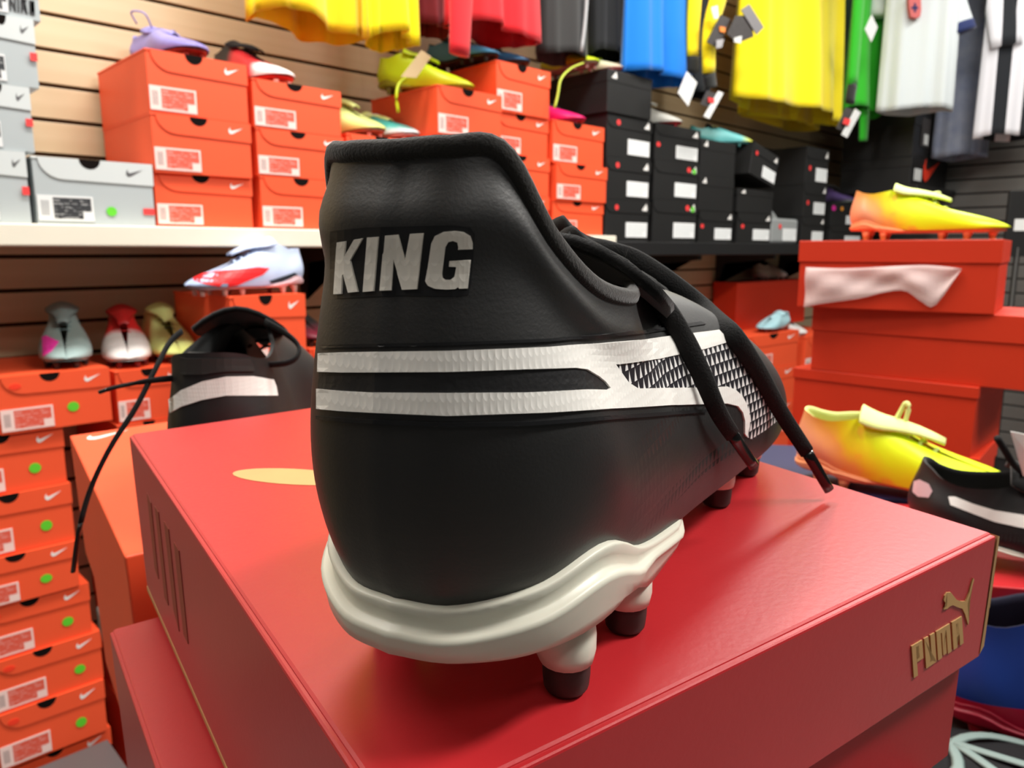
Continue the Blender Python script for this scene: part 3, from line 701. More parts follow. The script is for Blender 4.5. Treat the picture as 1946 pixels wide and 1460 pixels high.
rb1 = red_box('shoebox', M1, 'red shoebox with gold emblem carrying the large black boot', 'red shoeboxes on the table', W1, L1, .0898, .047)
M1I = M1.inverted()
def onbox(x, y, ax, val):
    o = M1I @ CAM; d = M1I.to_3x3() @ ray(x, y); i = 'xyz'.index(ax); return o + d*((val-o[i])/d[i])
c2_ = lambda x, y: (1640+x/3.65, 1060+y/3.65)
def pr_front(name, P): 
    q = [onbox(x, y, 'y', -.0016) for x, y in P]; return prism(name, [(p.x, p.z) for p in q], -.0020, -.0014, M_gold, rb1)
CAT = [(553,290),(560,262),(575,240),(600,237),(620,262),(640,288),(670,300),(703,301),(712,283),(730,238),(745,178),(757,140),(763,150),(752,190),(738,245),(722,300),(717,322),(722,380),(727,440),(722,465),(714,435),(700,388),(682,352),(650,342),(615,327),(592,337),(578,352),(552,357),(556,345),(572,335),(576,322),(560,305)]
pr_front('gold_emblem', [c2_(*p) for p in CAT])
PL = {'P': [[(0, -.03), (0, 1), (.21, 1), (.21, .42), (.085, .42), (.085, -.03)]], 'Phole': None,
      'U': [[(.25, 0), (.25, 1), (.33, 1), (.33, .13), (.37, .13), (.37, 1), (.455, 1), (.455, 0)]],
      'M': [[(.49, 0), (.49, 1), (.76, 1), (.76, 0), (.685, 0), (.685, .86), (.66, .86), (.66, .05), (.595, .05), (.595, .86), (.57, .86), (.57, 0)]],
      'A': [[(.80, 0), (.80, 1), (1, 1), (1, 0), (.925, 0), (.925, .34), (.878, .34), (.878, 0)]]}
def quad(u, v_):
    TL, TR_, BR, BL = (330, 612), (678, 405), (690, 590), (345, 826)
    return c2_(*[(TL[k]*(1-u)+TR_[k]*u)*v_ + (BL[k]*(1-u)+BR[k]*u)*(1-v_) for k in (0, 1)])
PL['P'] = [[(0, -.03), (0, 1), (.21, 1), (.21, .40), (.085, .40), (.085, .50), (.135, .50), (.135, .90), (.08, .90), (.08, -.03)]]
PL['A'] = [[(.80, 0), (.80, 1), (1, 1), (1, 0), (.93, 0), (.93, .36), (.925, .44), (.925, .86), (.875, .86), (.875, .44), (.92, .44), (.92, .36), (.875, .36), (.875, 0)]]
for k in 'PUMA': pr_front('gold_letter', [quad(*p) for p in PL[k][0]])
q = [onbox(x, y, 'z', 0) for x, y in [(560+118*math.cos(t*PI/14), 907+15*math.sin(t*PI/14)+.05*118*math.cos(t*PI/14)) for t in range(28)]]
prism('gold_oval', [(p.x, p.y) for p in q], -.0004, .0002, M_gold, rb1, 'z')
for P in ([(.195, -.020), (.197, -.062), (.206, -.062), (.205, -.020)], [(.215, -.018), (.217, -.066), (.226, -.060), (.225, -.018)], [(.238, -.018), (.240, -.064), (.249, -.064), (.247, -.018)], [(.258, -.020), (.262, -.060), (.271, -.058), (.268, -.018)]):
    prism('faint_letter', P, -.0017, -.0012, M_faint, rb1, 'x')
L2 = st_on(213, 1196, -.09); ang2 = ang1+math.radians(.8); e1b = Vector((-math.sin(ang2), math.cos(ang2), 0))
N2 = Vector((L2.x, L2.y, 0)) - e1b*L1
rb2 = red_box('shoebox', frame(N2, ang2, -.0902), 'red shoebox directly beneath the emblem box, its edge sticking out', 'red shoeboxes on the table', W1, L1, .1196, .047)
rb3 = red_box('shoebox', frame(N2+e1b*.004, ang2, -.2102), 'red shoebox at the bottom of the front red stack', 'red shoeboxes on the table', W1, L1, .1196, .047)
# table
ZT = -.3302
tb_ = empty('display_table', frame(N2, ang2, ZT), 'low grey display table under the boxes in front', 'table')
box('table_top', .03, .97, .03, .86, -.03, -.0006, M_table, tb_, .003)
for x in (.07, .91):
    for y in (.07, .80): box('leg', x-.02, x+.02, y-.02, y+.02, -.83, -.0305, M_steel, tb_)
# orange boxes beside the red stack
def lidded(name, M, label, group, Wd, Ln, Hh, m, mlid, lidh=.035, cat='box'):
    """box with a lift-off lid; corner at the origin, top at z=0"""
    r = empty(name, M, label, cat, group)
    box('body', .0025, Wd-.0025, .0025, Ln-.0025, -Hh, -.002, m, r, .001)
    bm = bmesh.new(); addbox(bm, 0, Wd, 0, Ln, -lidh, 0, .0012); bmobj('lid', bm, mlid, r); return r
ca, cb = st_on(237, 1059, -.09), st_on(132, 828, -.09); dv = (cb-ca); angA = math.atan2(dv.y, dv.x)-PI/2
oa = lidded('shoebox', frame(ca, angA, -.0902), 'orange shoebox beside the red stack, under the low black boot', 'orange shoeboxes on the table', .21, dv.length, .1196, M_orange2, M_orange, .119)
prism('curved_mark', [(x, y) for x, y in sw(.012, dv.length-.028, .036)], -.0002, .0004, M_white, oa, 'z')
oa2 = lidded('shoebox', frame(ca+Vector((.004, .002, 0)), angA, -.2102), 'orange shoebox at table level, below the one under the low black boot', 'orange shoeboxes on the table', .21, dv.length, .1196, M_orange2, M_orange, .119)
# boxes further back on the table: under the yellow boot (navy) and the third black boot (red)
pc = st_on(1920, 1132, -.21)
rc = lidded('shoebox', frame(Vector((.30, .565, 0)), math.radians(-62), -.2102), 'red shoebox lid under the black boot with the paper tag', 'red shoeboxes on the table', .30, .195, .1194, M_redin, M_red)
rc.matrix_world = frame(Vector((pc.x, pc.y, 0)) + Vector((-.16, .05, 0)), math.radians(-12), -.2102)
pn = st_on(1560, 925, -.21)
nb = lidded('shoebox', frame(Vector((.205, .860, 0)), math.radians(-10), -.2102), 'navy blue shoebox under the yellow and orange boot behind the red box', None, .31, .2, .1194, M_navy, M_navy)
# ---------------------------------------------------------------- other boots
def Mw(P, yaw, roll=0, pitch=0): return Matrix.Translation(P) @ Matrix.Rotation(WANG-math.radians(yaw), 4, 'Z') @ Matrix.Rotation(math.radians(pitch), 4, 'Y') @ Matrix.Rotation(math.radians(roll), 4, 'X')
def Mst(P, yaw, pitch=0): return MS @ Matrix.Translation(P) @ Matrix.Rotation(math.radians(90-yaw), 4, 'Z') @ Matrix.Rotation(math.radians(pitch), 4, 'Y')
# the pair of the big boot, on the orange box, leaning back
h2 = st_on(424, 800, -.09); 
MB2 = Mst((-.188, .452, -.0895), -3, 0)
TOP2 = [(.004,0,.118),(.0060,.0120,.1178),(.0125,.0210,.1155),(.0225,.0270,.111),(.040,.0300,.109),(.062,.0280,.114),(.084,.0200,.122),(.104,.0120,.124),(.136,.0090,.108),(.172,.0060,.083),(.205,.0030,.065),(.235,.001,.048),(.2725,0,.0235)]
b2, B2 = build_boot('football_boot', MB2, 'low black football boot with one white band, laces trailing, on orange box', None, M_leather, M_cup, M_rubber, top=TOP2, nu=44, nv=18, lacem=M_lace, liningm=M_knit, detail=1)
BV2 = skin_bvh(B2); MB2I = MB2.inverted()
decal('form_strip', [[(322,760),(345,742),(385,725),(430,716),(480,715),(519,722),(524,735),(527,752),(480,752),(430,752),(385,760),(345,773),(324,785)]], BV2, MB2I, M_strip, b2, .0006, 7)
decal('heel_pad', [[(346,712),(344,662),(362,656),(420,654),(448,655),(466,664),(478,690),(482,706),(430,706),(385,712)]], BV2, MB2I, mat('soft black heel pad', (44, 44, 42), .5), b2, .0012, 8)
def hang2(pts, wd, tipn=5, n=30):
    P = crv([MB2I @ at(x, y, d) for x, y, d in pts], n)
    o = tube('lace_end', P[:n-tipn+1], wd, M_lace, b2, ry=.0013, n=8, up=(0, 1, .2)); tube('aglet', P[n-tipn:], wd*.75, M_aglet, o, ry=.0013, n=8, up=(0, 1, .2))
hang2([(345,630,.50),(322,652,.49),(296,700,.475),(258,775,.46),(210,850,.45),(172,930,.45),(150,1010,.45),(139,1087,.455)], .0026, 6)
hang2([(340,718,.48),(300,722,.47),(260,728,.465),(220,736,.465),(189,746,.465)], .0022)
tube('lace', crv([MB2I @ at(*q) for q in ((505,612,.53),(540,632,.52),(566,655,.515),(566,676,.51),(545,690,.505),(500,694,.50))], 18), .0028, M_lace, b2, ry=.0014, n=8, up=(0, 1, .2))
# third black boot, low, behind the right corner of the red box
P3 = (.392, .700, -.2098)
MB3 = Mst(P3, 118)
b3, B3 = build_boot('football_boot', MB3, 'black football boot with white side stripe and paper tag behind the red box corner', None, M_leather, M_cup, M_rubber, top=TOPLOW, nu=40, nv=16, lacem=M_lace, liningm=M_knit, detail=1)
BV3 = skin_bvh(B3); MB3I = MB3.inverted()
decal('form_strip', [[(1802,944),(1815,944),(1850,958),(1890,970),(1940,978),(1990,985),(1990,1012),(1940,1003),(1890,992),(1850,977),(1806,960)]], BV3, MB3I, M_strip, b3, .0007, 6)
decal('heel_logo', [[(1738,915),(1748,912),(1765,920),(1772,934),(1765,946),(1745,944),(1735,935)]], BV3, MB3I, mat('pale pink print', (214, 180, 186), .5), b3, .0007, 5)
pt = MB3I @ at(1935, 858, .66)
tube('lace_end', crv([MB3I @ at(*q) for q in ((1950,905,.68),(1925,880,.67),(1905,848,.66),(1895,832,.655))], 12), .003, M_lace, b3, n=6)
tgm = [MB3I @ at(x, y, d) for x, y, d in ((1920,820,.66),(1990,835,.64),(1990,905,.645),(1944,905,.665))]
n_ = (tgm[1]-tgm[0]).cross(tgm[3]-tgm[0]).normalized()*.0006
mesh('paper_tag', tgm+[q+n_ for q in tgm], [(0, 1, 2, 3), (7, 6, 5, 4), (0, 4, 5, 1), (1, 5, 6, 2), (2, 6, 7, 3), (3, 7, 4, 0)], M_paper, b3)
M_yel = wrapmat('yellow to peach boot skin', (236, 150, 90), (238, 250, 30), 'z', .034, .012, rough=.4)
def yellow_skin(name):
    m = mat(name, (240, 250, 40), .4); N = NT(m); X, Y, Z = N.xyz()
    u = N.math('ADD', N.math('ADD', N.math('MULTIPLY', Z, .8), N.math('MULTIPLY', X, .95)), N.math('MULTIPLY', N.noise(28, 3), .035))
    f = N.n('ShaderNodeMapRange'); N.l(u, f.inputs[0]); f.inputs[1].default_value = .115; f.inputs[2].default_value = .160
    g = N.n('ShaderNodeMapRange'); N.l(u, g.inputs[0]); g.inputs[1].default_value = .085; g.inputs[2].default_value = .13
    c = N.mix(g.outputs[0], lin((236, 158, 116)), lin((240, 170, 40))); c = N.mix(f.outputs[0], c, lin((226, 250, 20)))
    k = N.n('ShaderNodeMapRange'); N.l(N.noise(22, 2), k.inputs[0]); k.inputs[1].default_value = .62; k.inputs[2].default_value = .68
    N.l(N.mix(N.math('MULTIPLY', k.outputs[0], .6), c, lin((244, 150, 60))), N.b.inputs['Base Color']); return m
M_ysk = yellow_skin('neon yellow and peach boot skin'); M_ycol = mat('pale lime knit', (226, 240, 150), .7); M_peach = mat('peach sole', (240, 160, 110), .45)
M_oran = mat('amber stud', (206, 120, 60), .45)
TOPY = [(.004,0,.098),(.0060,.0110,.098),(.0125,.0190,.096),(.0225,.0245,.092),(.040,.0265,.090),(.062,.0250,.094),(.080,.0180,.096),(.104,.0105,.088),(.140,.0080,.072),(.172,.0060,.058),(.205,.0030,.048),(.235,.001,.039),(.2725,0,.0235)]
TOPHI = [(.004,0,.100),(.0060,.0110,.100),(.0125,.0190,.099),(.0225,.0245,.097),(.040,.0265,.098),(.062,.0250,.108),(.080,.0180,.112),(.104,.0105,.102),(.140,.0080,.083),(.172,.0060,.066),(.205,.0030,.053),(.235,.001,.042),(.2725,0,.0235)]
yb1, BY = build_boot('football_boot', Mst((.355, .900, -.2098), 120), 'neon yellow and peach football boot standing behind the red box', 'neon yellow and peach pair', M_ysk, M_peach, M_oran, top=TOPY, nu=36, nv=14, lacem=M_ycol, liningm=M_ycol, sc=.90)
tube('pull_loop', crv([(.112, 0, .086), (.120, .002, .108), (.124, .002, .118), (.128, 0, .112), (.124, 0, .082)], 14), .003, M_ycol, yb1, n=6)
# blue and crimson boot on the table and a black bag
def zones(name):
    m = mat(name, (20, 50, 130), .5); N = NT(m); X, Y, Z = N.xyz()
    a = N.math('GREATER_THAN', N.math('ADD', Z, N.math('MULTIPLY', X, -.10)), .040)
    N.l(N.mix(a, lin((168, 12, 52)), lin((18, 56, 140))), N.b.inputs['Base Color']); return m
bb, _ = build_boot('football_boot', Mst((.372, .596, -.3296), 112), 'royal blue and crimson football boot on the table beside the red boxes', None, zones('blue and crimson skin'), mat('crimson sole', (150, 14, 44), .5), mat('dark crimson stud', (90, 16, 36), .5), top=[(x, y, z+.012 if x < .1 else z) for x, y, z in TOPHI], nu=34, nv=14, liningm=mat('navy lining', (16, 18, 44), .8), lacem=mat('navy lace', (30, 36, 80), .8))
bag = empty('drawstring_bag', MS @ Matrix.Translation((.380, .482, ZT+.0005)) @ Matrix.Rotation(math.radians(-35), 4, 'Z'), 'black drawstring bag with pale curved lines lying in the corner of the table', 'bag')
M_bagb = mat('black bag cloth', (24, 24, 26), .8, .2, bump=(60, .4, .004)); M_line = mat('pale teal print', (116, 134, 130), .6)
rows = []
for i in range(15):
    u = i/14; rows.append([Vector((-.10+.20*u, -.07+.14*j/11, .001+.034*(math.sin(PI*u)*math.sin(PI*j/11))**.45+.002*math.sin(9*u+j))) for j in range(12)])
grid('bag_body', rows, M_bagb, bag); bv_ = None
def bagz(x, y):
    u = min(1, max(0, (x+.10)/.20)); v = min(1, max(0, (y+.07)/.14)); return .001+.034*(math.sin(PI*u)*math.sin(PI*v))**.45+.0025
for P in ([(-.085, .03), (-.05, .012), (-.01, .006), (.05, .012), (.09, .03)], [(-.06, -.05), (-.045, -.02), (-.05, .012), (-.03, .04), (.0, .055)], [(-.05, .01), (-.01, -.02), (.04, -.035), (.085, -.03)]):
    tube('print_line', [(p.x, p.y, bagz(p.x, p.y)) for p in crv([(a, b, 0) for a, b in P], 16)], .0045, M_line, bag, ry=.0012, n=6)
# ---------------------------------------------------------------- big orange boxes to the right
bench = None
d1 = H((1908-973)/FPX*1.2, 1.2*.985, 0); pc_ = at(1908, 455, 1.2); ang_b = math.atan2((RT*-.808+FW*.589).y, (RT*-.808+FW*.589).x)  # long side direction
GO = 'big orange boxes stacked at the side'
zc = pc_.z; names = ['top orange box of the side stack, tissue hanging from its lid', 'wide orange box under the box with the tissue', 'orange box third down in the side stack', 'orange box fourth down in the side stack', 'bottom orange box of the side stack']
bigs = []
for i, nm in enumerate(names):
    offr, Ln, Wd, da, lh = ((0, .315, .20, 0, .038), (.055, .35, .22, -6, .045), (-.012, .315, .2, -8, .02), (.0, .32, .2, -4, .035), (.004, .33, .21, -3, .035))[i]
    hh = .1196
    ang = ang_b+math.radians(da)
    o = Vector((pc_.x, pc_.y, 0)) + (RT*.808-FW*.589)*offr
    M = Matrix.Translation((o.x, o.y, zc-i*.12)) @ Matrix.Rotation(ang, 4, 'Z')
    # local x = long side going left and away, local y negative = the short side going right and away
    r = empty('storage_box', M, nm, 'box', GO)
    box('body', .0025, Ln-.0025, -Wd+.0025, -.0025, -hh, -.002, M_orange2, r, .001)
    bm = bmesh.new(); addbox(bm, 0, Ln, -Wd, 0, -lh, 0, .0012); bmobj('lid', bm, M_orange2, r); bigs.append(r)
bz = zc-5*.12-.0008
bench = empty('low_bench', Matrix.Translation((pc_.x, pc_.y, bz)) @ Matrix.Rotation(ang_b, 4, 'Z'), 'low grey bench under the big orange boxes', 'bench')
box('bench_top', -.08, .40, -.26, .03, -.03, 0, M_table, bench, .002)
for x in (-.05, .37):
    for y in (-.23, 0): box('leg', x-.018, x+.018, y-.018, y+.018, -bz, -.0305, M_steel, bench)
# tissue paper hanging out below the top lid
M_tis = mat('white tissue paper', (248, 228, 226), .6, .3, alpha=.55, nz=(30, .1))
T0 = bigs[0].matrix_world.inverted()
def onT(x, y):
    o = T0 @ CAM; d = T0.to_3x3() @ ray(x, y); return o + d*((.0035-o.y)/d.y)
top_e = [(1532,508),(1560,509),(1600,510),(1640,509),(1680,507),(1720,505),(1760,504),(1800,507),(1828,511)]
bot_e = [(1528,584),(1556,578),(1600,572),(1640,566),(1680,556),(1720,553),(1752,574),(1778,580),(1826,514)]
rows = []
for k in range(9):
    r_ = []
    for a, b in zip(crv([(x, y, 0) for x, y in top_e], 26), crv([(x, y, 0) for x, y in bot_e], 26)):
        p = onT(*(a.lerp(b, k/8).xy)); p.y += .0015+(.004*math.sin(p.x*47+k*.5)+.002*math.sin(p.x*91-k*.8+1))*math.sin(k/8*PI); r_.append(p)
    rows.append(r_)
ti = grid('tissue_sheet', rows, M_tis, bigs[0], thick=.0003)
yb2, _ = build_boot('football_boot', Matrix.Identity(4), 'neon yellow and peach football boot on top of the big orange boxes', 'neon yellow and peach pair', M_ysk, M_peach, M_oran, top=TOPY, nu=36, nv=14, lacem=M_ycol, liningm=M_ycol)
tube('pull_loop', crv([(.128, 0, .080), (.140, .002, .088), (.150, .003, .090), (.152, .003, .084), (.138, 0, .074)], 14), .003, M_ycol, yb2, n=6)
yb2.matrix_world = bigs[0].matrix_world @ Matrix.Translation((.243, -.07, .0006)) @ Matrix.Rotation(PI+math.radians(4), 4, 'Z') @ Matrix.Scale(.90, 4)
# ---------------------------------------------------------------- display boots along the wall
def disp(px, py, z, yv, turn, label, um, sm, stm, lac=None, lin_=None, top=TOPLOW, sc=1, group=None, toe=True):
    q = on(px, py, 'y', YF+.012); a_ = -PI/2+math.radians(turn)          # px, py = where the toe ends, just behind the box front
    M = Matrix.Translation((q.x-math.cos(a_)*.270*sc, YF+.012-math.sin(a_)*.270*sc, z+.0006)) @ Matrix.Rotation(-PI/2+math.radians(turn), 4, 'Z')
    return build_boot('football_boot', M, label, group, um, sm, stm, top=top, nu=24, nv=9, lacem=lac, liningm=lin_, detail=0, sc=sc, lap=False)[0]
def topz(o): return o.location.z + o.scale.z*.12
flat = lambda n, c, r=.45: mat(n, c, r)
M_wsole = flat('white sole', (232, 230, 226)); M_maroon = flat('maroon stud', (120, 40, 44)); M_dk = flat('dark sole', (40, 36, 36)); M_gsole = flat('grey sole', (150, 150, 150)); M_pks = flat('pinkish stud', (196, 150, 140))
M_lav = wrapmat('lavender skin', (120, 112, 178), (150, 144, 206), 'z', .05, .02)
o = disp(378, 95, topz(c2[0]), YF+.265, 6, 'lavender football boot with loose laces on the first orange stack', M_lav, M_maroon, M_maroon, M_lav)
for P in ([(.10, .02, .085), (.06, .06, .10), (.02, .085, .06), (-.01, .09, .015), (-.02, .088, -.03)], [(.09, -.01, .09), (.10, -.03, .115), (.07, -.045, .12), (.06, -.03, .10)]): tube('lace_end', crv(P, 16), .002, M_lav, o, n=6)
M_rbw = wrapmat('red and white skin', (30, 28, 28), (206, 40, 46), 'x', .10, .012, (238, 236, 234), .21)
disp(548, 148, topz(c3[0]), YF+.27, 10, 'black, red and white football boot on the second orange stack', M_rbw, flat('red sole', (190, 50, 52)), M_wsole, flat('black lace', (30, 30, 30)), M_knit, TOPHI)
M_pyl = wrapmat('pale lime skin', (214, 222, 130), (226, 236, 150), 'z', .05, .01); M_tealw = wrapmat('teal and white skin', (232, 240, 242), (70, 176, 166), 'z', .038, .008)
disp(722, 245, topz(c4[0]), YF+.262, 3, 'pale lime football boot, front one of the pair on the low orange stack', M_pyl, flat('brownish sole', (176, 140, 120)), M_pks, M_pyl, M_pyl, TOPHI, group=None)
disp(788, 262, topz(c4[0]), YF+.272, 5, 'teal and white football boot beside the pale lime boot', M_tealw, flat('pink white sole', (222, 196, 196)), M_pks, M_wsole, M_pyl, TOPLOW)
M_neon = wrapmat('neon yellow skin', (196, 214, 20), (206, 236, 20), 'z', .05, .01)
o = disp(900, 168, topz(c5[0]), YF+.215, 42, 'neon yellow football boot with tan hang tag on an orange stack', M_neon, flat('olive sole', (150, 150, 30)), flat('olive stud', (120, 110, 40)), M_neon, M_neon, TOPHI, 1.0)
tt = o.matrix_world.inverted(); M_tan = flat('tan card tag', (198, 172, 128), .7)
tp = [tt @ on(x, y, 'y', YF-.03) for x, y in ((800,96),(818,108),(790,148),(762,146))]
mesh('hang_tag', tp+[q+Vector((.002, .002, .001)) for q in tp], [(3, 2, 1, 0), (4, 5, 6, 7), (0, 1, 5, 4), (1, 2, 6, 5), (2, 3, 7, 6), (3, 0, 4, 7)], M_tan, o)
tube('lace_end', crv([tt @ on(x, y, 'y', YF-.005) for x, y in ((772,148),(758,160),(753,185),(757,214))], 10), .004, M_neon, o, n=6)
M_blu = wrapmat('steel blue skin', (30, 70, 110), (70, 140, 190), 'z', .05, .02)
disp(943, 108, topz(c6[0]), YF+.27, 6, 'light blue football boot, left of the blue pair on the tallest orange stack', flat('light blue skin', (80, 150, 190)), M_dk, M_dk, None, M_knit)
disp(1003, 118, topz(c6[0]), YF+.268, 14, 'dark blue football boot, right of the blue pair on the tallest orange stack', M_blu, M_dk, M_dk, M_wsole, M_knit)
zt8 = on(1190, 141, 'y', YF).z
o = disp(1132, 128, zt8, YF+.25, -8, 'neon yellow football boot on the plain black box', M_neon, flat('dull beige sole', (170, 150, 130)), M_pks, M_neon, M_neon)
tt = o.matrix_world.inverted()
tube('lace_end', crv([tt @ on(x, y, 'y', YF-.03) for x, y in ((1108,120),(1085,130),(1066,150),(1060,180),(1054,205))], 14), .005, flat('lime lace', (190, 210, 70)), o, n=6, ry=.003)
disp(1181, 133, zt8, YF+.262, -4, 'cream and yellow football boot with pink studs on the plain black box', wrapmat('cream skin', (206, 180, 160), (226, 226, 190), 'z', .04, .01), flat('pink sole', (206, 120, 120)), flat('pink stud', (196, 90, 96)), None, M_neon)
o = disp(1110, 232, topz(c7[0]), YF+.262, 12, 'hot pink football boot with a silver line on the last orange stack', flat('hot pink skin', (232, 24, 110)), flat('deep pink sole', (150, 24, 80)), flat('deep pink stud', (120, 20, 60)), flat('silver lace', (206, 170, 186)), M_knit)
disp(1296, 240, topz(k9[0]), YF+.235, 30, 'white football boot with red studs on the second black stack', wrapmat('white red skin', (232, 232, 222), (238, 238, 228), 'z', .05, .01), flat('red plate', (200, 60, 64)), flat('red stud', (200, 50, 60)), None, None, TOPHI)
disp(1428, 270, topz(k10[0]), YF+.20, 50, 'teal football boot with yellow toe on the plain black boxes', wrapmat('teal yellow skin', (80, 160, 156), (110, 200, 200), 'x', .12, .02, (220, 230, 90), .245), flat('teal sole', (80, 150, 150)), flat('teal stud', (70, 130, 130)), M_pyl, M_knit)
disp(1626, 380, topz(k14[0]), YF+.22, -10, 'dark purple and grey sneaker at the end of the black shelf', wrapmat('purple skin', (40, 34, 44), (110, 90, 150), 'z', .05, .02, (60, 40, 80), .08), flat('pale grey sole', (150, 160, 150)), M_dk, flat('lilac lace', (170, 160, 190)), M_knit, TOPHI)
# lower row
o = disp(128, 708, topz(low0[0]), YF+.275, -14, 'grey-green football boot with pink mark on the tall floor stack', wrapmat('grey green skin', (150, 172, 170), (138, 156, 152), 'z', .06, .02), flat('grey green sole', (140, 160, 158)), M_dk, flat('grey green lace', (120, 140, 140)), flat('grey lining', (120, 136, 134)), TOPHI)
tt = o.matrix_world.inverted()
B_ = Boot(24, 9, OUT, TOPHI); decal('curved_mark', [[(80,636),(92,640),(112,650),(98,668),(82,678)]], skin_bvh(B_), tt, flat('pink print', (240, 60, 170)), o, .001, 5)
disp(246, 700, topz(l1[0]), YF+.27, -15, 'red and white football boot on the second floor stack', wrapmat('white toe red skin', (222, 40, 38), (222, 40, 38), 'x', .1, .01, (236, 232, 228), .170), M_wsole, M_maroon, flat('red lace', (220, 40, 40)), flat('red lining', (190, 30, 30)), TOPHI)
disp(346, 690, topz(l1[0]), YF+.275, -8, 'yellow football boot half hidden behind the trailing laces', M_pyl, flat('orange sole', (220, 140, 90)), M_dk, flat('dark lace', (40, 40, 36)), M_pyl, TOPHI)
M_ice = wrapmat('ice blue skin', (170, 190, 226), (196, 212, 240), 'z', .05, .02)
z2 = topz(l2[0]); Xa = on(575, 560, 'y', YF-.06)
MI_ = Matrix.Translation((Xa.x, YF-.05, z2+.0006)) @ Matrix.Rotation(math.radians(184), 4, 'Z')
o, BI = build_boot('football_boot', MI_, 'ice blue football boot with a big red side panel on orange stack', None, M_ice, flat('pale pink sole', (214, 180, 186)), M_pks, top=TOPHI, nu=30, nv=12, lacem=M_ice, liningm=M_ice, detail=0, sc=1.0)
M_hot = flat('hot red panel', (246, 40, 44)); bvI = skin_bvh(BI)
decal('red_panel', [[(362,531),(385,520),(420,515),(455,512),(490,508),(512,510),(500,522),(475,532),(450,543),(425,546),(390,540)]], bvI, MI_.inverted(), M_hot, o, .001, 6)
decal('dark_mark', [[(512,534),(560,518),(566,523),(535,536),(516,539)]], bvI, MI_.inverted(), flat('dark print', (40, 50, 60)), o, .001, 5)
disp(612, 655, topz(l3[0]), YF+.27, 0, 'dark maroon and grey football boot peeking out beside the big boot', wrapmat('maroon grey skin', (110, 24, 44), (60, 62, 62), 'z', .055, .01), M_dk, M_dk, None, M_knit, TOPHI)
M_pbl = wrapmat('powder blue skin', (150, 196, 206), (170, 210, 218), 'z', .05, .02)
z4 = topz(l4[0]); Xa = on(1492, 625, 'y', YF+.06)
build_boot('football_boot', Matrix.Translation((Xa.x, YF+.06, z4+.0006)) @ Matrix.Rotation(math.radians(182), 4, 'Z'), 'powder blue football boot on a floor stack behind the lace ends', None, M_pbl, flat('brown plate', (150, 90, 70)), M_maroon, top=TOPLOW, nu=24, nv=9, lacem=M_pbl, liningm=M_pbl, detail=0, sc=.98)
disp(1530, 632, topz(l5[0]), YF+.2, -20, 'small white football boot on the floor stack beside the side stack', flat('white skin', (226, 226, 222)), M_wsole, M_pks, None, M_knit, TOPLOW, .85)
# orange box lying across the two far stacks, with a tan and white boot
pl = on(1407, 597, 'y', YF+.16); pr = on(1538, 597, 'y', YF+.16); pt_ = on(1470, 534, 'y', YF+.16)
zb4 = max(topz(l4[0]), topz(l5[0]))+.001
lo_ = empty('shoebox', Matrix.Translation((pl.x, YF+.185, zb4)), 'orange shoebox lying crosswise on the far floor stacks', 'box', GL); Lx = pr.x-pl.x; hz = pt_.z-zb4
box('body', .002, Lx-.002, .002, .128, 0, hz-.002, M_orange2, lo_, .001); box('lid', 0, Lx, 0, .13, hz-.035, hz, M_orange2, lo_, .001)
Xa = on(1452, 530, 'y', YF+.2)
build_boot('football_boot', Matrix.Translation((Xa.x, YF+.25, zb4+hz+.0006)) @ Matrix.Rotation(math.radians(-4), 4, 'Z'), 'tan and white football boot on the crosswise orange box', None, wrapmat('tan white skin', (176, 150, 130), (150, 120, 104), 'x', .10, .02, (230, 228, 226), .19), flat('tan pink sole', (200, 160, 150)), M_pks, top=TOPLOW, nu=24, nv=9, lacem=M_pks, liningm=M_knit, detail=0, sc=1.0)
# grey box on the floor before the tall stack
pg = on(200, 1399, 'y', YF-.005); nlow = 2; hk = pg.z/nlow
for k in range(nlow):
    lidded('shoebox', Matrix.Translation((pg.x-.25, YF-.225, pg.z-k*hk-.0003)), 'dark grey shoebox, %s of the pair before the tall floor stack' % ('upper' if k == 0 else 'lower'), None, .25, .205, hk-.0006, flat('dark grey card', (84, 80, 80)), flat('dark grey lid', (92, 88, 88)))

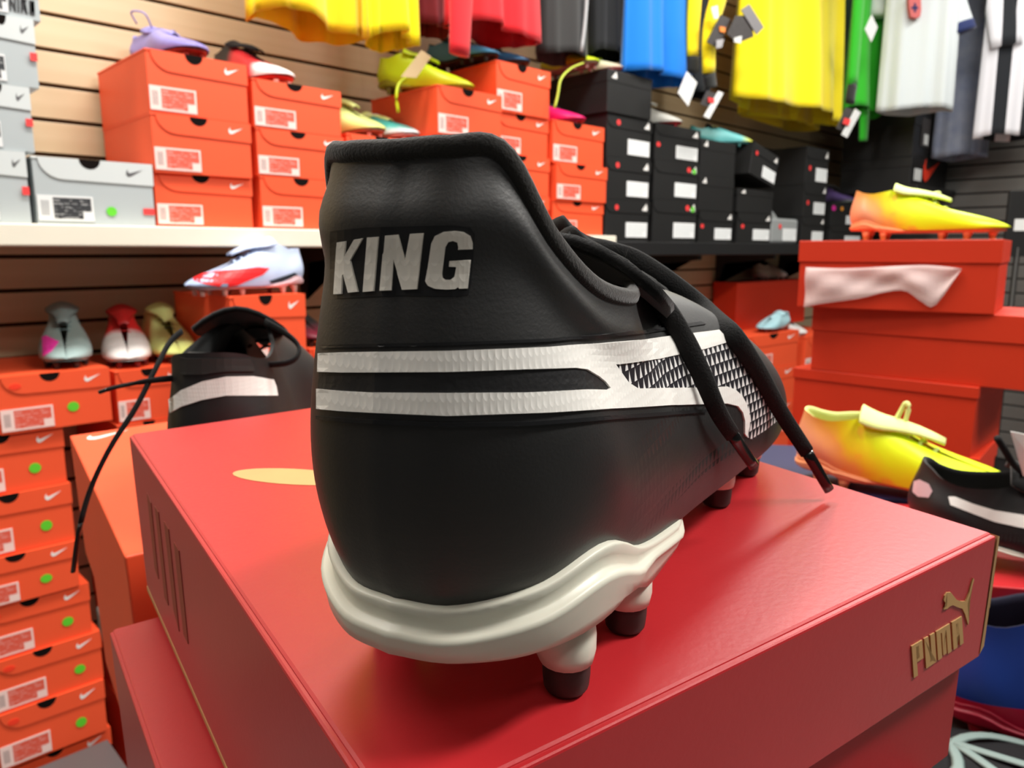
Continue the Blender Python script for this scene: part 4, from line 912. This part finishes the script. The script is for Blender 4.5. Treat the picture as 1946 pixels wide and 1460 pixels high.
# ---------------------------------------------------------------- hanging garments
def cloth(name, c, rough=.75, nz=None, stripes=None):
    m = mat(name, c, rough, .25, sheen=.25, bump=(700, .15, .0006)); N = NT(m); X, Y, Z = N.xyz()
    if stripes:
        c2, w_, ph = stripes; s = N.math('GREATER_THAN', N.math('FRACT', N.math('ADD', N.math('MULTIPLY', X, 1/w_), ph)), .5); N.l(N.mix(s, lin(c), lin(c2)), N.b.inputs['Base Color'])
    if nz: N.l(N.mix(N.noise(nz[0], 4), lin(c), lin(nz[1])), N.b.inputs['Base Color'])
    return m
def shirt(name, label, cat, M, w_, h, m, depth=.05, sleeves='short', cuff=None, seed=0, fold=.012, group=None, nf=4.5, hemwave=.006, slv=(1, 1), slant=.32):
    """hanging top: origin at the middle of the hem; x across, -y towards the viewer"""
    r = empty(name, M, label, cat, group); rnd = random.Random(seed); ph = [rnd.uniform(0, 6.28) for _ in range(4)]
    rows = []; nr, nc = 22, 72
    for i in range(nr):
        v = i/(nr-1); z = h*v; ww = w_/2*(1-.06*v) if v < .86 else w_/2*(.94-.62*((v-.86)/.14)**1.3); dd = depth*(1-.5*v)
        q = []
        for j in range(nc):
            a = 2*PI*j/nc; f_ = fold*(1-.75*v)*(math.sin(nf*a+ph[0]+1.1*v)+.6*math.sin((nf*2+1)*a+ph[1])+.35*math.sin((nf*3.3)*a+ph[2]))
            q.append(Vector((math.cos(a)*(ww)+f_*.15, math.sin(a)*(dd+f_*.9), z+hemwave*math.sin(3*a+ph[3])*(1-v)-(.008*math.sin(a) if v == 0 else 0))))
        rows.append(q)
    grid('torso', rows, m, r, wrap=True, thick=.0022)
    for sd, on_ in ((-1, slv[0]), (1, slv[1])):
        if not on_ or not sleeves: continue
        L = .22 if sleeves == 'short' else .56; sx = sd*w_/2*.80; z0 = h*.90; p = []
        for k in range(12):
            t = k/11; p.append((Vector((sx+sd*L*t*slant+sd*.02*math.sin(t*PI), -.012-.03*t, z0-L*t*math.sqrt(1-slant**2))), .085-.02*t if sleeves == 'short' else .078-.034*t))
        rr = []
        for k, (c, rad) in enumerate(p):
            rr.append([c+Vector((math.cos(2*PI*j/20)*rad+.003*math.sin(5*j+k), math.sin(2*PI*j/20)*rad*.42+.004*math.sin(3*j+k*.7), 0)) for j in range(20)])
        grid('sleeve', rr, m, r, wrap=True, thick=.002)
        if cuff:
            rr = [[rr[-1][j]*1 + (Vector((p[-1][0].x, p[-1][0].y, 0))-Vector((rr[-1][j].x, rr[-1][j].y, 0)))*(-.04)+Vector((0, 0, -.05*q+.004)) for j in range(20)] for q in (0, .5, 1)]
            grid('cuff', rr, cuff, r, wrap=True, thick=.002)
    return r
def hang_on(r, h, ywall, m=None):             # hanger bar and the peg that carries it back to the wall (world -> local: +y runs to the wall)
    tube('hanger', crv([(-.17, 0, h-.05), (-.06, 0, h-.012), (0, 0, h+.01), (.06, 0, h-.012), (.17, 0, h-.05)], 14), .005, M_chrome, r, n=6)
    tube('peg', [(0, -.01, h+.016), (0, ywall, h+.016)], .005, M_chrome, r, n=6)
def wall_shirt(x0, x1, yh, yv, label, m, cat='shirt', h=.68, rz=0, name='football_shirt', **k):
    a, b = on(x0, yh, 'y', yv), on(x1, yh, 'y', yv); zc_ = on((x0+x1)/2, yh, 'y', yv).z
    M = Matrix.Translation(((a.x+b.x)/2, yv, zc_)) @ Matrix.Rotation(math.radians(rz), 4, 'Z')
    r = shirt(name, label, cat, M, b.x-a.x, h, m, **k); hang_on(r, h, (YW-.012-yv)/max(.5, math.cos(math.radians(rz)))); return r
def strip_sleeve(r, ti_, pts, wd, m, cuffpts=None, yv=1.60):
    P = crv([ti_ @ on(x, y, 'y', yv) for x, y in pts], 14)
    tube('sleeve', P, wd, m, r, ry=wd*.45, n=14, up=(0, 1, 0), taper=lambda t: 1.15-.25*t)
    if cuffpts: tube('cuff', crv([ti_ @ on(x, y, 'y', yv) for x, y in cuffpts], 6), wd*.82, M_cuff, r, ry=wd*.45, n=12, up=(0, 1, 0))
GS_ = None
M_y1 = cloth('yellow jersey cloth', (238, 200, 2)); M_y2 = cloth('bright yellow jersey cloth', (246, 222, 0)); M_rd = cloth('red jersey cloth', (216, 30, 40)); M_dr = cloth('maroon jersey cloth', (110, 16, 26))
M_bk = cloth('charcoal jacket cloth', (48, 48, 48)); M_bk2 = cloth('black trousers cloth', (22, 24, 28)); M_bl = cloth('azure jersey cloth', (8, 122, 222)); M_nv = cloth('navy black cloth', (20, 28, 36))
M_gr = cloth('green jersey cloth', (40, 172, 30)); M_dg = cloth('dark green cloth', (20, 60, 36)); M_wh = cloth('white jersey cloth', (204, 212, 214)); M_gy = cloth('grey marbled jersey cloth', (150, 154, 164), nz=(14, (84, 94, 124)))
M_st = cloth('white and black striped cloth', (226, 226, 232), stripes=((24, 28, 34), .13, .12)); M_cuff = cloth('black cuff cloth', (28, 30, 28))
M_nb = cloth('navy band cloth', (30, 44, 92))
wall_shirt(468, 700, 52, 1.76, 'yellow football shirt hanging over the second orange stack, hem drooping', M_y1, seed=1, depth=.05, slv=(0, 0), fold=.024, hemwave=.012)
wall_shirt(693, 786, 80, 1.70, 'bright yellow shirt hanging in front between yellow and red shirts', M_y2, seed=2, depth=.05, slv=(0, 0), fold=.024)
wall_shirt(790, 850, 60, 1.78, 'maroon shirt mostly hidden behind the red shirt', M_dr, seed=3, depth=.05, slv=(0, 0))
s_ = wall_shirt(846, 1019, 66, 1.72, 'red long-sleeved football shirt hanging above the blue boots', M_rd, seed=4, depth=.06, fold=.02, h=.62, slv=(0, 0))
strip_sleeve(s_, s_.matrix_world.inverted(), [(885,-130),(880,-60),(876,20),(873,104)], .036, M_rd, None, 1.60)
s_ = wall_shirt(1022, 1112, 112, 1.76, 'charcoal jacket with pale piping hanging beside the red shirt', M_bk, cat='jacket', name='track_jacket', seed=5, depth=.05, fold=.006, slv=(0, 0))
a = on(1113, 0, 'y', 1.70); b = on(1106, 98, 'y', 1.70); ti_ = s_.matrix_world.inverted()
tube('piping', crv([ti_ @ on(x, y, 'y', 1.705) for x, y in ((1118,-80),(1115,0),(1111,50),(1105,98))], 10), .006, flat('pale grey piping', (176, 178, 180), .6), s_, n=6)
wall_shirt(1118, 1182, 108, 1.79, 'black training trousers hanging between the charcoal jacket and blue shirt', M_bk2, cat='trousers', name='training_trousers', seed=6, depth=.05, slv=(0, 0), fold=.008)
wall_shirt(1184, 1306, 150, 1.70, 'azure blue football shirt hanging above the black boxes', M_bl, seed=7, depth=.05, fold=.022, hemwave=.004, slv=(0, 0))
wall_shirt(1296, 1340, 180, 1.80, 'navy black garment squeezed between the blue and yellow shirts', M_nv, seed=8, depth=.05, slv=(0, 0), fold=.008)
ye = wall_shirt(1392, 1592, 212, 1.69, 'yellow goalkeeper shirt with black cuffs and hang tags', M_y2, seed=9, depth=.09, fold=.026, h=.70, sleeves='long', slv=(0, 0), nf=6)
wall_shirt(1402, 1556, 232, 1.80, 'darker yellow shirt hanging behind the goalkeeper shirt', cloth('deep yellow cloth', (236, 200, 6)), seed=10, depth=.05, fold=.012, slv=(0, 0))
ti_ = ye.matrix_world.inverted()
strip_sleeve(ye, ti_, [(1334,-120),(1324,-40),(1318,40),(1317,108)], .036, M_y2, [(1317,108),(1317,122),(1317,137)], 1.64)
strip_sleeve(ye, ti_, [(1395,-120),(1370,-20),(1349,60),(1347,140)], .040, M_y2, [(1347,140),(1349,152),(1351,166)], 1.60)
def hang_tag(r, pts, m, name='hang_tag', yv=1.575, th=.003):
    ti = r.matrix_world.inverted(); p = [ti @ on(x, y, 'y', yv) for x, y in pts]; n = len(p); d = Vector((0, th, 0))
    return mesh(name, p+[q+d for q in p], [tuple(range(n))[::-1], tuple(range(n, 2*n))]+[(i, (i+1) % n, n+(i+1) % n, n+i) for i in range(n)], m, r)
hang_tag(ye, [(1306,136),(1325,157),(1308,202),(1289,177)], M_paper, yv=1.60)
hang_tag(ye, [(1344,172),(1362,178),(1350,205),(1332,198)], M_darktag); hang_tag(ye, [(1366,173),(1375,177),(1348,226),(1338,221)], M_paper, yv=1.57); hang_tag(ye, [(1347,185),(1358,188),(1357,196),(1347,194)], M_red_st, yv=1.568)
hang_tag(ye, [(1370,28),(1388,36),(1366,92),(1344,80)], M_darktag, yv=1.56); hang_tag(ye, [(1352,14),(1364,10),(1366,34),(1358,36)], M_paper, yv=1.555); hang_tag(ye, [(1368,50),(1379,52),(1378,62),(1369,60)], flat('orange sticker', (240, 140, 60)), yv=1.555)
hang_tag(ye, [(1362,76),(1376,74),(1372,90),(1362,92)], flat('silver foil', (170, 168, 170)), yv=1.552)
hang_tag(ye, [(1398,30),(1428,28),(1432,70),(1402,82),(1382,64)], M_darktag, yv=1.545); hang_tag(ye, [(1409,19),(1424,8),(1452,52),(1438,66)], flat('grey card tag', (128, 126, 128)), yv=1.54); hang_tag(ye, [(1396,72),(1410,68),(1408,82),(1396,80)], M_paper, yv=1.538)
gr = wall_shirt(1608, 1670, 214, 1.62, 'green long-sleeved football shirt beside the yellow goalkeeper shirt', M_gr, seed=11, depth=.06, fold=.022, slv=(0, 0))
wall_shirt(1564, 1650, 232, 1.86, 'dark green shirt hanging behind the bright green shirt', M_dg, seed=12, depth=.05, slv=(0, 0))
ti_ = gr.matrix_world.inverted(); strip_sleeve(gr, ti_, [(1640,-80),(1632,0),(1626,80),(1620,162)], .040, M_gr, [(1620,162),(1617,178),(1615,196)], 1.50)
strip_sleeve(gr, ti_, [(1640,200),(1642,225),(1640,268)], .040, M_gr, None, 1.60)
hang_tag(gr, [(1608,204),(1622,208),(1604,250),(1590,244)], M_darktag, yv=1.47); hang_tag(gr, [(1626,207),(1636,214),(1610,262),(1600,256)], M_paper, yv=1.46); hang_tag(gr, [(1606,224),(1617,227),(1613,239),(1603,235)], M_red_st, yv=1.455)
hang_tag(gr, [(1657,28),(1668,52),(1656,80),(1644,56)], M_paper, yv=1.47)
# right wall: white, marbled and striped shirts facing the shop
def right_shirt(x0, x1, yh, xv, label, m, h=.70, rz=-52, **k):
    a, b = at(x0, yh, xv), at(x1, yh, xv); c = (a+b)/2; wd = (b-a).length
    M = Matrix.Translation(c) @ Matrix.Rotation(math.radians(rz), 4, 'Z'); r = shirt('football_shirt', label, 'shirt', M, wd, h, m, **k)
    hang_on(r, h, (XR-.012-c.x)/math.sin(math.radians(-rz))); return r
wh = right_shirt(1668, 1806, 212, 3.60, 'white football shirt with red crest and navy sleeve bands', M_wh, seed=13, depth=.05, fold=.014, slv=(0, 0))
ti_ = wh.matrix_world.inverted()
def front_poly(r, pts, m, name, dep):
    ti = r.matrix_world.inverted(); o0 = ti @ CAM; R3 = ti.to_3x3(); p = []
    for x, y in pts: q = R3 @ ray(x, y); p.append(o0 + q*((-dep-o0.y)/q.y))
    n = len(p); d = Vector((0, .03, 0))
    return mesh(name, p+[q+d for q in p], [tuple(range(n))[::-1], tuple(range(n, 2*n))]+[(i, (i+1) % n, n+(i+1) % n, n+i) for i in range(n)], m, r)
M_cr = flat('red crest patch', (196, 92, 92), .6); cp = front_poly(wh, [(1727,-6),(1750,-6),(1751,18),(1749,31),(1740,34),(1731,31),(1728,16)], M_cr, 'crest', .064)
front_poly(wh, [(1737,6),(1741,6),(1741,12),(1745,13),(1745,17),(1741,17),(1741,23),(1737,23),(1737,17),(1732,17),(1732,13),(1737,12)], M_nb, 'crest_cross', .0655)
P = [ti_ @ at(x, y, 3.53) for x, y in ((1788,-90),(1800,-40),(1812,10),(1826,52))]
tube('sleeve', crv(P, 12), .060, M_wh, wh, ry=.03, n=14, up=(0, 1, 0)); tube('sleeve', crv([ti_ @ at(x, y, 3.60) for x, y in ((1690,-90),(1682,-50),(1676,-20),(1672,30))], 12), .05, M_wh, wh, ry=.03, n=14, up=(0, 1, 0)); P2 = [ti_ @ at(x, y, 3.525) for x, y in ((1824,45),(1829,62))]
tube('sleeve_band', crv(P2, 4), .063, M_nb, wh, ry=.032, n=14, up=(0, 1, 0))
right_shirt(1772, 1872, 300, 3.95, 'grey and blue marbled football shirt behind the white one', M_gy, seed=14, depth=.05, fold=.012, slv=(0, 0), h=.85)
st = right_shirt(1852, 1962, 262, 3.72, 'white and black striped football shirt near the grey slats', M_st, seed=15, depth=.05, fold=.008, slv=(0, 0), h=.80, nf=5)
ti_ = st.matrix_world.inverted(); P = [ti_ @ at(x, y, 3.62) for x, y in ((1890,-90),(1895,-40),(1903,20),(1912,88))]
tube('sleeve', crv(P, 12), .072, M_st, st, ry=.03, n=14, up=(0, 1, 0))
# small dark stand with a white print at the right edge
ps = at(1934, 470, 3.3); sd_ = empty('sign_stand', Matrix.Translation((ps.x, ps.y, 0)) @ Matrix.Rotation(math.radians(-50), 4, 'Z'), 'dark narrow sign stand at the right edge near the grey slats', 'stand')
box('base', -.12, .12, -.1, .1, 0, .02, M_metal, sd_); tube('pole', [(0, 0, .02), (0, 0, ps.z)], .012, M_metal, sd_, n=8)
box('panel', -.06, .14, -.01, .01, ps.z-.04, ps.z+.24, M_blackcard, sd_, .003); box('print', -.03, .04, -.0125, -.0102, ps.z+.07, ps.z+.12, M_paper, sd_)
